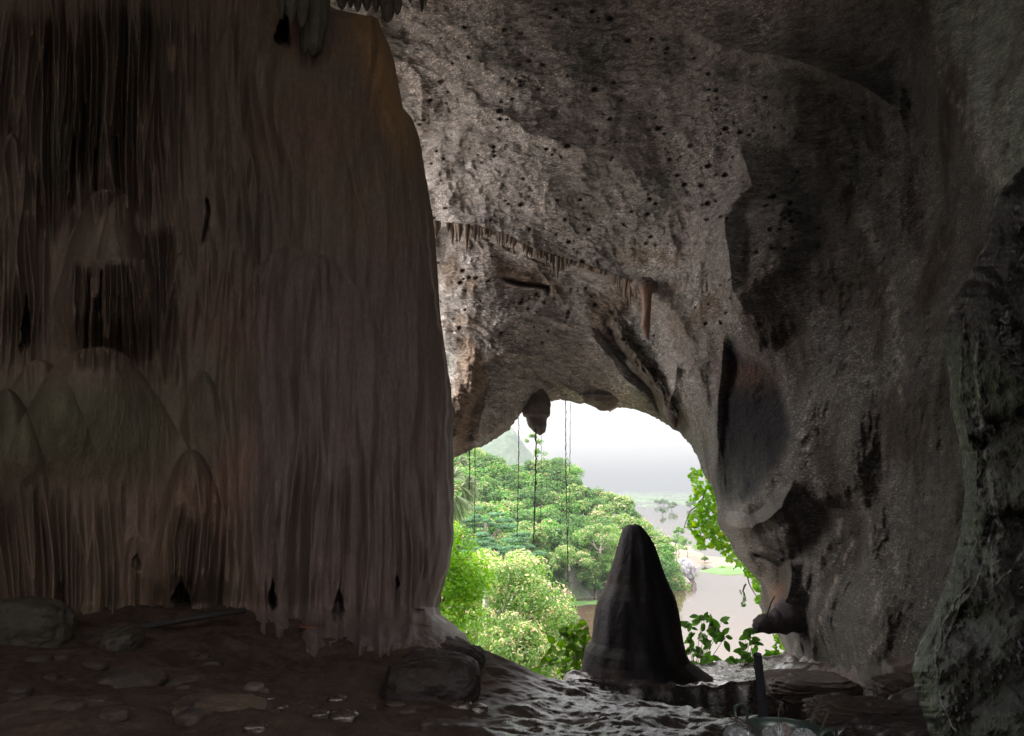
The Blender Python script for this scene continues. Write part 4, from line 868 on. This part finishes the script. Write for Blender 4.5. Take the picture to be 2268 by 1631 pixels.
# ------------------------------------------------------------------ hanging rocks and stalactites
def spindle(LEv, REv, Y0, squash=.9, rows=60, na=40, amp=.06, fq=5., groove=0, closed_top=True):
    v0, v1 = LEv[0][1], LEv[-1][1]; vv = np.linspace(v0, v1, rows)
    ul = np.interp(vv, [p[1] for p in LEv], [p[0] for p in LEv]); ur = np.interp(vv, [p[1] for p in REv], [p[0] for p in REv])
    a_, b_ = at(ul, vv, Y0), at(ur, vv, Y0); cx = (a_[:, 0]+b_[:, 0])/2; rx = np.maximum((b_[:, 0]-a_[:, 0])/2, .002)
    A = np.linspace(0, 2*pi, na, endpoint=False)
    S = np.stack([cx[:, None]+rx[:, None]*np.cos(A), Y0+rx[:, None]*squash*np.sin(A), a_[:, 2][:, None]+0*A], -1)
    k = (1+amp*2*fbm(S*fq*V3(1, 1, .5), 4, True)-groove*np.abs(np.sin(A*4.5+S[..., 2]))-0)[..., None]
    cc = np.stack([cx, 0*cx+Y0, a_[:, 2]], -1)[:, None]
    S = cc+(S-cc)*np.array([1, 1, 0])*k+np.array([0, 0, 1])*(S-cc)+np.array([0, 0, 1])*0
    V = S.reshape(-1, 3); n = len(V); V = np.vstack([V, cc[0], cc[-1]+V3(0, 0, -.01)]); i = np.arange(na); b0 = (rows-1)*na
    f = [gridfaces(rows, na, closed=True, flip=True), np.stack([np.full(na, n), i, (i+1) % na], 1), np.stack([np.full(na, n+1), b0+(i+1) % na, b0+i], 1)]
    return V, f
def stonecol(V, base, dark=(.05, .045, .045), seed=0):
    c = np.ones(V.shape)*V3(*base); return mixc(c, dark, smooth(-.1, .5, fbm(V*V3(3, 3, 1)+seed, 4))*.7)
rsb = np.random.RandomState(9)
def hang(name, label, cat, LEv, REv, Y0, col, group=None, **kw):
    V, f = spindle(LEv, REv, Y0, **kw); bend = rsb.uniform(-.35, .35)*(V[:, 2].max()-V[:, 2]); V = V+np.stack([bend*.12*np.abs(bend), 0*bend, 0*bend], 1); o = mesh(name, V, f, M_hang, col=stonecol(V, col, seed=LEv[0][0]), origin=V.mean(0)); return tag(o, label, cat, group)
hang('hanging_rock', 'blunt dark lump of rock hanging from the arch with a root at its tip', 'rock', [(1176, 855), (1162, 885), (1158, 900), (1158, 908), (1161, 922), (1168, 925), (1174, 945), (1184, 956), (1196, 964)], [(1200, 855), (1214, 885), (1217, 898), (1217, 905), (1218, 920), (1212, 928), (1211, 942), (1207, 958), (1199, 965)], shellY(1188, 884)+.05, (.12, .095, .085), amp=.12, fq=3.2, rows=110)
hang('hanging_rock', 'short ragged lump hanging from the top of the arch right of centre', 'rock', [(1296, 878), (1300, 893), (1318, 900), (1330, 910)], [(1372, 878), (1362, 900), (1352, 908), (1336, 912)], shellY(1332, 896)-.25, (.14, .11, .095), amp=.12)
hang('hanging_rock', 'dark pointed rock hanging from the right shoulder of the arch', 'rock', [(1478, 880), (1470, 896), (1472, 915), (1482, 935), (1492, 948)], [(1502, 880), (1506, 900), (1512, 908), (1504, 918), (1497, 949)], shellY(1490, 925)-.2, (.09, .07, .065), amp=.08)
hang('stalactite', 'long thick orange brown stalactite hanging alone right of the ledge', 'stalactite', [(1414, 630), (1420, 652), (1424, 690), (1420, 722), (1429, 745), (1434, 753)], [(1446, 630), (1443, 655), (1441, 700), (1440, 735), (1438, 753)], shellY(1432, 640)-.35, (.19, .105, .065), amp=.06, groove=.05, rows=110)
hang('stalactite', 'rough knob of rock from which the long orange brown stalactite hangs', 'stalactite', [(1412, 618), (1402, 630), (1408, 642), (1424, 654)], [(1440, 618), (1451, 634), (1449, 644), (1438, 656)], shellY(1432, 630)-.22, (.22, .17, .14), amp=.22, fq=9.)
for k, (a, b2, c_, w_, lab) in enumerate([(1396, 622, 672, 9, 'slim brown stalactite left of the long orange brown one'), (1409, 630, 662, 7, 'short brown stalactite close against the long orange brown one'), (1386, 618, 640, 6, 'stubby brown stalactite leftmost of those near the long orange one')]):
    hang('stalactite', lab, 'stalactite', [(a-w_/2, b2), (a-w_*.4, (b2+c_)/2), (a-1, c_)], [(a+w_/2, b2), (a+w_*.3, (b2+c_)/2), (a+.6, c_)], shellY(a, b2)-.25, (.17, .10, .065), amp=.08, rows=30, na=16)
rs = np.random.RandomState(31)
def ledge_v(a): return np.interp(a, [p[0] for p in LEDGE], [p[1] for p in LEDGE])
u_ = 966.
while u_ < 1385:
    if u_ < 1065: L, w_, g_, lab = rs.uniform(16, 62), rs.uniform(6, 17), 'stalactites at the left end of the ledge', 'brown fluted stalactite in the thick fringe at the left end of the ceiling ledge'
    elif u_ < 1185: L, w_, g_, lab = rs.uniform(10, 26), rs.uniform(5, 9), 'stalactites along the middle of the ledge', 'small brown stalactite in the short fringe along the middle of the ceiling ledge'
    else: L, w_, g_, lab = (8+34*max(0, sin((u_-1185)/26.))**1.5)*rs.uniform(.6, 1.2), rs.uniform(4, 10), 'stalactites along the right of the ledge', 'thin brown stalactite in the drooping fringe towards the right of the ceiling ledge'
    if 1046 < u_ < 1056: L = 74
    L *= rs.choice([.4, .7, 1, 1.15], p=[.25, .3, .3, .15])
    v0 = ledge_v(u_)-4; yy = shellY(u_, v0-6)-.12
    if u_ < 1000: yy = shellY(1000, v0-6)-.12
    hang('stalactite', lab, 'stalactite', [(u_-w_*.65, v0-6), (u_-w_*.5, v0+L*.35), (u_-w_*.28, v0+L*.75), (u_-.8, v0+L)], [(u_+w_*.65, v0-6), (u_+w_*.5, v0+L*.3), (u_+w_*.2, v0+L*.7), (u_+.4, v0+L)], yy, tuple(V3(.165, .115, .08)*rs.uniform(.8, 1.2)), g_, amp=.08, rows=26, na=14)
    u_ += w_*rs.uniform(.6, 1.1)+(rs.uniform(6, 16) if rs.rand() < .16 else 0)
for k, (a, b2, c_, w_) in enumerate([(757, -30, 22, 26), (776, -30, 18, 18), (792, -30, 26, 20), (812, -30, 24, 22), (833, -30, 27, 20), (858, -30, 50, 34), (880, -30, 34, 22), (908, -30, 6, 14), (934, -30, 26, 12), (942, -30, 14, 9)]):
    w2 = w_; hang('stalactite', ['brown fluted stalactite in the group fringing the ceiling above the curtain top', 'longest broad stalactite hanging over the right end of the curtain top', 'small lone stalactite at the top edge right of the curtain'][0 if k not in (5, 8) else (1 if k == 5 else 2)], 'stalactite',
         [(a-w2*.6, b2), (a-w2*.5, (b2+c_)/2), (a-w2*.3, c_-8), (a-2, c_)], [(a+w2*.6, b2), (a+w2*.5, (b2+c_)/2), (a+w2*.3, c_-8), (a+2, c_)], 10.6+rs.uniform(-.1, .1), (.15, .125, .09), 'stalactites above the curtain top' if k not in (5, 8) else None, amp=.1, groove=.12, rows=50, na=40)
for k, (a, b2, c_, w_, y_) in enumerate([(694, -30, 122, 58, 9.3), (668, -30, 60, 30, 9.0), (645, -30, 48, 26, 8.9), (624, -30, 42, 22, 8.9), (715, -30, 70, 30, 9.4), (676, -30, 118, 26, 9.25)]):
    w2 = w_; hang('stalactite', 'greenish fluted stalactite lobe hanging before the dark niche in the curtain top' if k else 'largest greenish fluted stalactite lobe, hanging beside the dark niche in the curtain', 'stalactite',
         [(a-w2*.55, b2), (a-w2*.5, (b2+c_)/2), (a-w2*.3, c_-14), (a-3, c_)], [(a+w2*.55, b2), (a+w2*.5, (b2+c_)/2), (a+w2*.3, c_-14), (a+3, c_)], y_, (.125, .12, .08), 'greenish stalactite lobes' if k else None, amp=.08, groove=.14, rows=60, na=60)

# ------------------------------------------------------------------ rocks
def boulder(name, label, cen, rad, seed, mat, col, group=None, pw=2.6, nu=120, amp=.16, cat='rock', dark=(.045, .04, .04), rot=0., strata=0.):
    th = np.linspace(0, 2*pi, nu, endpoint=False); ph = np.linspace(.02, pi-.02, nu//2); T, Ph = np.meshgrid(th, ph)
    d_ = np.stack([np.sin(Ph)*np.cos(T), np.sin(Ph)*np.sin(T), np.cos(Ph)], -1)
    k = (np.abs(d_)**pw).sum(-1)**(-1/pw); S = d_*k[..., None]
    n = fbm(S*1.1+seed, 3)*1.3+.35*fbm(S*2.6+seed, 4, True)+.12*fbm(S*9+seed, 4, True)
    if strata:
        zz = S[..., 2]*4.5+.9*fbm(S*1.5+seed, 3)+.5*S[..., 0]; tz = zz-np.floor(zz); n = n+strata*(1-tz**.5*1.2+.3*fbm(S*V3(4, 4, 1)+seed, 3))*np.hypot(d_[..., 0], d_[..., 1])
    S = S*(1+amp*n)[..., None]*np.asarray(rad); cr_, sr_ = cos(rot), sin(rot)
    S = np.stack([S[..., 0]*cr_-S[..., 1]*sr_, S[..., 0]*sr_+S[..., 1]*cr_, S[..., 2]], -1)+np.asarray(cen)
    V = S.reshape(-1, 3); n0 = len(V); V = np.vstack([V, S[0].mean(0), S[-1].mean(0)]); i = np.arange(nu); b0 = (nu//2-1)*nu
    f = [gridfaces(nu//2, nu, closed=True, flip=True), np.stack([np.full(nu, n0), i, (i+1) % nu], 1), np.stack([np.full(nu, n0+1), b0+(i+1) % nu, b0+i], 1)]
    o = mesh(name, V, f, mat, col=stonecol(V, col, dark, seed), origin=(cen[0], cen[1], cen[2]-rad[2]*.8)); return tag(o, label, cat, group)
def onfloor(uu, vv_, Y0, ru, rv, ry=None, sink=.15):
    p = at(uu, vv_, Y0); s_ = p[1]/FX; return p, (ru*s_, (ry or ru)*s_, rv*s_)
p, r = onfloor(955, 1532, 6.5, 96, 70, 80); boulder('boulder', 'big dark flat topped boulder on the floor in front of the curtain foot', p, r, 3, M_dry, (.030, .023, .021), pw=3.6, nu=260, amp=.16)
p, r = onfloor(1025, 1465, 8.3, 44, 30, 50); boulder('boulder', 'wet rounded shoulder of rock behind the big flat topped boulder', p, r, 9, M_stal, (.035, .03, .03), nu=160)
p, r = onfloor(470, 1604, 5.3, 108, 46, 80); boulder('boulder', 'long low brown boulder at the bottom left with a pale broken end', p, r, 14, M_dry, (.13, .095, .07), pw=3.2, nu=240, amp=.13, rot=.25)
p, r = onfloor(120, 1606, 5.0, 150, 40, 90); boulder('boulder', 'wide flat brown rock in the bottom left corner', p, r, 17, M_dry, (.12, .09, .065), pw=3, nu=200, amp=.13)
p, r = onfloor(290, 1515, 6.6, 62, 30, 60); boulder('boulder', 'dark rounded boulder half sunk in the floor at the left', p, r, 22, M_dry, (.08, .065, .05), nu=140)
p, r = onfloor(413, 1530, 6.3, 42, 26, 40); boulder('boulder', 'smaller boulder left of the little stone pile', p, r, 25, M_dry, (.085, .07, .055), nu=120)
p, r = onfloor(270, 1420, 7.6, 34, 26, 40); boulder('boulder', 'dark boulder at the curtain foot under the leaning pole', p, r, 28, M_dry, (.07, .06, .045), nu=120)
p, r = onfloor(50, 1395, 7.6, 90, 60, 60); boulder('boulder', 'large dark mound of rock at the foot of the curtain on the far left', p, r, 29, M_dry, (.065, .058, .042), nu=160)
p, r = onfloor(565, 1543, 6.0, 28, 15, 26); boulder('stone', 'lower stone of the little two stone pile', p, r, 31, M_dry, (.11, .085, .07), nu=90, amp=.10)
p, r = onfloor(562, 1524, 6.0, 19, 10, 18); boulder('stone', 'top stone of the little two stone pile', p, r, 37, M_dry, (.13, .10, .08), nu=80, amp=.10)
rs = np.random.RandomState(15)
for k in range(18, 64):
    uu = rs.uniform(560, 1060) if k < 44 else rs.uniform(30, 520); vv_ = rs.uniform(1545, 1622) if k < 44 else rs.uniform(1440, 1600)
    q_ = gpix(uu, vv_); s_ = rs.uniform(.018, .07)*(1 if k < 44 else 1.3)
    boulder('stone', ('loose broken stone on the damp floor left of the big dark boulder' if uu < 850 else 'loose broken stone on the damp floor in front of the big dark boulder') if k < 44 else ('loose brown stone in the dim far left corner below the curtain' if uu < 260 else 'loose brown stone on the dim floor left of the little stone pile'), q_+V3(0, 0, s_*.1), (s_*rs.uniform(.9, 1.7), s_*rs.uniform(.8, 1.3), s_*.6), 50+k, M_dry if k >= 44 or k % 2 else M_ground, (.065, .05, .042), ('loose stones left of the big boulder' if uu < 850 else 'loose stones before the big boulder') if k < 44 else ('loose stones in the far left corner' if uu < 260 else 'loose stones left of the stone pile'), pw=3, nu=36, amp=.2)
# rocks heaped on the right of the floor
for k, (uu, vv_, Y0, ru, rv, lab) in enumerate([(1905, 1600, 5.6, 90, 40, 'jagged layered rock in the lower right beside the pan'), (1790, 1522, 8.8, 84, 22, 'dark layered rock shelf behind the pan at the foot of the right wall'), (2000, 1540, 6.6, 60, 34, 'rough brown rock piled against the nearly black wall')]):
    p, r = onfloor(uu, vv_, Y0, ru, rv, ru*.8); boulder('boulder', lab, p, r, 70+k*3, M_dry, (.06, .044, .036), pw=3.0, nu=300, amp=.22, strata=.5)
p, r = onfloor(1515, 1263, 113, 21, 23, 18); o = boulder('boulder', 'grey weathered rock standing in the water beyond the stalagmite', p, r, 83, M_cliff, (.26, .26, .28), pw=2.4, nu=140, amp=.24, dark=(.05, .05, .055))
# spur of rock jutting from the right leg
def rocktube(name, label, pts, Y0, rad, col, mat, cat='rock'):
    P_ = np.array([at(a, b2, y_) for (a, b2), y_ in zip(pts, Y0)]); tq = np.linspace(0, len(P_)-1, 50); r_ = np.interp(tq, range(len(P_)), rad)
    P_ = np.stack([np.interp(tq, range(len(P_)), P_[:, k]) for k in range(3)], 1); V, f = tube(P_, r_, 40)
    cc_ = np.vstack([np.repeat(P_, 40, 0), P_[:1], P_[-1:]]); V = cc_+(V-cc_)*(1+.22*fbm(V*4, 4, True)+.1*fbm(V*11, 3))[:, None]
    o = mesh(name, V, f, mat, col=stonecol(V, col), origin=P_[-1]); return tag(o, label, cat)
rocktube('rock_spur', 'blunt dark spur of rock jutting left from the foot of the right wall', [(1668, 1388), (1674, 1388), (1690, 1382), (1712, 1380), (1732, 1374), (1752, 1362), (1790, 1350)], [11.3]*6+[11.6], [.03, .10, .13, .15, .19, .24, .3], (.055, .045, .05), M_stal)
root_line2 = MB().add(*tube([at(1716, 1322, 11.25), at(1708, 1334, 11.2), at(1703, 1350, 11.2), at(1697, 1366, 11.2), at(1695, 1374, 11.2)], .011, 6)); o = root_line2.build('hanging_root', M_vine, origin=at(1716, 1322, 11.25)); tag(o, 'short dark root rising from the jutting rock spur', 'root')
V, f = tube([at(200, 1408, 7.9), at(300, 1392, 8.1), at(430, 1370, 8.3), at(545, 1351, 8.5)], .035, 10); o = mesh('pole', V, f, plain('dark_pole', (.03, .027, .025), .8), origin=V.mean(0)); tag(o, 'long straight dark pole lying along the foot of the curtain', 'pole')
V, f = tube([at(664, 1388, 8.7), at(700, 1392, 8.7)], .028, 4); o = mesh('plank', V, f, plain('red_wood', (.15, .06, .04), .8), origin=V.mean(0)); tag(o, 'small reddish scrap of wood lying at the curtain foot', 'plank')

# ------------------------------------------------------------------ broad leaved sprigs by the stalagmite
M_sprig = leaf_mat('sprig_leaf', .35)
def sprig(label, base, tips, Y0, seed, col=(.045, .11, .018), group=None, L=.175):
    """base pixel, list of (u, v, number of leaves, spread px)"""
    rs = np.random.RandomState(seed); mb = MB(); sm = MB(); b0 = at(base[0], base[1], Y0)
    for (a, b2, n, spr) in tips:
        c0 = at(a, b2, Y0+rs.uniform(-.25, .25)); mid = (b0+c0)/2+V3(rs.uniform(-.06, .06), 0, rs.uniform(-.02, .1)); t2 = np.linspace(0, 1, 8)[:, None]
        ln = b0*(1-t2)**2+2*mid*t2*(1-t2)+c0*t2**2; sm.add(*tube(ln, np.linspace(.009, .004, 8), 5))
        for k in range(int(n*1.4)):
            ang = rs.uniform(0, 2*pi); st_ = c0+V3(rs.uniform(-1, 1), rs.uniform(-1, 1), rs.uniform(-1, 1))*spr*Y0/FX*.7
            dv = V3(cos(ang), rs.uniform(-.6, .6), sin(ang)*.8-.15); dv /= np.linalg.norm(dv); ll = L*rs.uniform(.65, 1.15); w_ = ll*.27
            nn = V3(rs.uniform(-.5, .5), -1, rs.uniform(-.2, .9)); sd2 = np.cross(dv, nn); sd2 /= np.linalg.norm(sd2); nn = np.cross(sd2, dv)
            tq = np.linspace(0, 1, 9); wq = w_*np.sin(pi*np.clip(tq, .02, .985)**.85)**.75; ln = st_+dv*(tq*ll)[:, None]+nn*(.12*ll*tq**2)[:, None]*rs.uniform(-1, 1)
            V = np.stack([ln-sd2*wq[:, None]+nn*.010, ln, ln+sd2*wq[:, None]+nn*.010], 1).reshape(-1, 3); mb.add(V, gridfaces(9, 3), V3(*col)*rs.uniform(.7, 1.6))
            sm.add(*tube([c0, (c0+st_)/2, st_], [.004, .003, .002], 4))
    r_ = empty('shrub', tuple(b0)); tag(r_, label, 'shrub', group); mb.build('leaves', M_sprig, r_, origin=b0); sm.build('stems', M_bark, r_, origin=b0); return r_
sprig('broad leaved shrub spreading left from behind the stalagmite', (1330, 1480), [(1248, 1408, 8, 14), (1268, 1400, 8, 14), (1290, 1406, 9, 15), (1225, 1430, 6, 12), (1262, 1428, 8, 15), (1290, 1432, 8, 14), (1240, 1452, 5, 12), (1270, 1455, 8, 14), (1296, 1460, 8, 14), (1195, 1474, 4, 8), (1218, 1470, 4, 10), (1250, 1490, 8, 14), (1275, 1478, 8, 14), (1300, 1490, 8, 14), (1300, 1386, 4, 8)], 12.9, 5, (.06, .13, .015), L=.17)
sprig('dark broad leaved shrub standing against the pale water right of the stalagmite', (1540, 1510), [(1555, 1372, 8, 14), (1572, 1388, 9, 15), (1590, 1400, 5, 14), (1560, 1410, 7, 13), (1598, 1378, 2, 4), (1605, 1412, 4, 9), (1570, 1430, 4, 10), (1525, 1386, 5, 9), (1528, 1412, 5, 9), (1535, 1440, 8, 12), (1560, 1462, 7, 13), (1580, 1462, 3, 8), (1545, 1476, 6, 12)], 13.1, 6)
sprig('dark broad leaved shrub on the ledge just left of the post', (1640, 1512), [(1648, 1450, 10, 16), (1635, 1470, 9, 14), (1668, 1455, 8, 13), (1610, 1478, 7, 13), (1590, 1490, 6, 12), (1640, 1490, 8, 16), (1665, 1395, 5, 8), (1652, 1400, 4, 8), (1668, 1420, 5, 10), (1685, 1475, 6, 12)], 13.0, 7)
sprig('green broad leaved sprig between the post and the right wall', (1725, 1510), [(1712, 1460, 8, 14), (1730, 1470, 9, 15), (1700, 1480, 8, 14), (1745, 1482, 6, 12), (1718, 1490, 9, 14), (1706, 1450, 5, 10)], 13.1, 8, (.055, .13, .018))

# ------------------------------------------------------------------ iron pan, post, plastic bags and sticks in the lower right
M_iron = plain('dark_green_iron', (.05, .075, .068), .28, .25, .3, 30, .3, .004)
M_post = plain('dark_post', (.018, .02, .026), .6, 0, .3, 25, .3, .004)
WC = at(1742, 1624, 4.8); WR = .295
pan = empty('iron_pan', (WC[0], WC[1], WC[2]-.2)); tag(pan, 'wide round black iron pan with two loop handles at the bottom right', 'pan')
na = 96; A = np.linspace(0, 2*pi, na, endpoint=False)
prof = [(WR*1.0, 0), (WR*1.02, .006), (WR*1.03, 0), (WR*1.0, -.012)]
inn = [(WR*sin(t), -.15*(1-(1-cos(t))*1.0)-0) for t in np.linspace(pi/2, .02, 18)]
inn = [(WR*math.sqrt(max(1-(z/.15)**2, 0)) if False else WR*cos(t), -.15*sin(t)) for t, z in [(t, 0) for t in np.linspace(0, pi/2-.03, 20)]]
outp = [(r_+.0*r_+.008, z-.009) for r_, z in inn][::-1]
prof = outp+[(WR*1.035, -.004), (WR*1.035, .006), (WR*1.01, .008)]+inn
V = np.array([[WC[0]+r_*cos(a), WC[1]+r_*sin(a), WC[2]+z] for r_, z in prof for a in A]); mesh('bowl', V, gridfaces(len(prof), na, closed=True), M_iron, pan, origin=WC)
for ang in (140, -58):
    a = radians(ang); t_ = V3(-sin(a), cos(a), 0); o_ = V3(cos(a), sin(a), 0); b0 = WC+o_*WR*.99
    pts = [(-.085, -.03, .01), (-.09, .03, .0), (-.088, .075, .012), (-.06, .10, .022), (0, .108, .028), (.05, .106, .026), (.078, .085, .018), (.084, .03, .004), (.08, -.03, .01)]
    P_ = np.array([b0+t_*x+V3(0, 0, z)+o_*q_ for x, z, q_ in pts]); V, f = tube(P_, .010, 10); mesh('handle', V, f, M_iron, pan, origin=b0)
# three stones carry the pan
for k, ang in enumerate((20, 150, 265)):
    a = radians(ang); x, y = WC[0]+.17*cos(a), WC[1]+.17*sin(a); g0 = gz(x, y); h = max(WC[2]-.12-g0, .06)
    boulder('stone', 'rough stone propping up the iron pan', (x, y, g0+h*.45), (.09, .08, h*.58), 200+k, M_dry, (.11, .09, .08), 'stones under the iron pan', pw=3, nu=60)
pb = at(1689, 1590, 5.35); pt_ = at(1678, 1450, 5.35); gb = gz(pb[0], pb[1])
post = empty('post', (pb[0]+.01, pb[1], gb)); tag(post, 'slim dark upright post standing behind the iron pan', 'post')
bt = V3(pb[0]+.012, pb[1], gb-.1); w_ = .0245; mb = MB(); zs = np.linspace(0, 1, 14)
P_ = bt+(V3(*pt_)-bt)*zs[:, None]; V, f = tube(P_, np.linspace(.040, .030, 14), 4); mb.add(V, f); mb.build('shaft', M_post, post, False, origin=bt)
V, f = tube([pt_+V3(0, 0, -.10), pt_+V3(0, 0, -.07)], [.036, .036], 4); mesh('collar', V, f, M_post, post, smooth_=False, origin=pt_); V, f = tube([pt_+V3(0, 0, -.01), pt_+V3(0, 0, .008), pt_+V3(0, 0, .014)], [.031, .027, .012], 12); mesh('cap', V, f, M_post, post, origin=pt_)
mp_, n_, l_, b = principled('clear_plastic'); b.inputs['Base Color'].default_value = (.5, .54, .57, 1); b.inputs['Roughness'].default_value = .22; b.inputs['Transmission Weight'].default_value = .6; b.inputs['Specular IOR Level'].default_value = .8
g_ = n_.new('ShaderNodeTexCoord'); t_ = nnode(n_, l_, 11, 2, .5, g_.outputs['Object'], 1.2); bp = n_.new('ShaderNodeBump'); bp.inputs['Strength'].default_value = 1.0; bp.inputs['Distance'].default_value = .02; l_.new(t_.outputs[0], bp.inputs['Height']); l_.new(bp.outputs[0], b.inputs['Normal'])
M_brownbag = plain('thin_brown_plastic', (.20, .16, .15), .35, 0, .3, 30, .9, .02)
def bag(label, cen, rad, seed, mat, point=.7):
    th = np.linspace(0, 2*pi, 90, endpoint=False); ph = np.linspace(.02, pi-.02, 60); T, Ph = np.meshgrid(th, ph)
    d_ = np.stack([np.sin(Ph)*np.cos(T), np.sin(Ph)*np.sin(T), np.cos(Ph)], -1); top_ = smooth(.1, 1, d_[..., 2])
    fold = .07*np.sin(T*7+seed+2*perlin(d_*2+seed))*top_; n = .22*fbm(d_*1.6+seed, 3, False)+.10*fbm(d_*4+seed, 3, True)+fold
    S = d_*(1+n)[..., None]; S[..., 0] *= (1-point*top_); S[..., 1] *= (1-point*top_); S[..., 2] *= 1
    V = (S*np.asarray(rad)+cen).reshape(-1, 3); n0 = len(V); V = np.vstack([V, S[0].mean(0)*rad+cen, S[-1].mean(0)*rad+cen]); i = np.arange(90); b0 = 59*90
    f = [gridfaces(60, 90, closed=True, flip=True), np.stack([np.full(90, n0), i, (i+1) % 90], 1), np.stack([np.full(90, n0+1), b0+(i+1) % 90, b0+i], 1)]
    o = mesh('plastic_bag', V, f, mat, origin=cen); return tag(o, label, 'plastic bag')
s_ = 4.7/FX
bag('crumpled white plastic bag lying just left of the iron pan', at(1638, 1632, 4.75), np.array([30*s_, .08, 24*s_]), 1, mp_, .1)
bag('bunched clear plastic bag in the left part of the iron pan', at(1706, 1632, 4.72), np.array([19*s_, .06, 19*s_]), 4, mp_, .35)
bag('twisted clear plastic bag standing in the middle of the iron pan', at(1726, 1630, 4.68), np.array([12*s_, .04, 22*s_]), 6, mp_, .1)
bag('thin brownish plastic bag leaning behind the clear ones in the iron pan', at(1738, 1630, 4.78), np.array([17*s_, .05, 24*s_]), 8, M_brownbag, .5)
bag('shiny clear plastic bag seen through the front handle of the pan', at(1780, 1637, 4.7), np.array([26*s_, .07, 18*s_]), 11, mp_, .1)
M_stick = plain('burnt_stick', (.05, .04, .035), .7)
for lab, a, b2, r_ in [('upper of the dark sticks slanting into the left side of the pan', (1618, 1583, 4.75), (1706, 1630, 4.72), .0055), ('second dark stick slanting into the left side of the pan', (1617, 1591, 4.72), (1700, 1632, 4.70), .005), ('thinnest dark stick slanting lowest over the white bag', (1618, 1598, 4.70), (1672, 1622, 4.68), .003),
                       ('thin dark stick standing upright in the middle of the pan', (1726, 1566, 4.85), (1721, 1632, 4.78), .005), ('dark stick leaning out over the right rim of the pan', (1836, 1571, 4.85), (1815, 1622, 4.78), .005)]:
    A_, B_ = at(*a), at(*b2); t2 = np.linspace(0, 1, 9)[:, None]; P_ = A_+(B_-A_)*t2+.002*np.random.RandomState(int(a[1])).normal(size=(9, 3)); V, f = tube(P_, r_, 7)
    o = mesh('stick', V, f, M_stick, origin=P_[0]); tag(o, lab, 'stick')

# ------------------------------------------------------------------ hazy air
hz = [(-5600, -40, -26), (5600, -40, -26), (5600, 6400, -26), (-5600, 6400, -26), (-5600, -40, 125), (5600, -40, 125), (5600, 6400, 125), (-5600, 6400, 125)]
mh = bpy.data.materials.new('haze_air'); mh.use_nodes = True; n_ = mh.node_tree.nodes; n_.clear(); oo = n_.new('ShaderNodeOutputMaterial'); pv = n_.new('ShaderNodeVolumePrincipled')
pv.inputs['Color'].default_value = (.19, .208, .228, 1); pv.inputs['Density'].default_value = .0008; pv.inputs['Anisotropy'].default_value = .2
mh.node_tree.links.new(pv.outputs[0], oo.inputs['Volume'])
HZ = True
if HZ:
    o = mesh('haze', hz, np.array([[0, 3, 2, 1], [4, 5, 6, 7], [0, 1, 5, 4], [1, 2, 6, 5], [2, 3, 7, 6], [3, 0, 4, 7]]), mh, smooth_=False); o['kind'] = 'stuff'
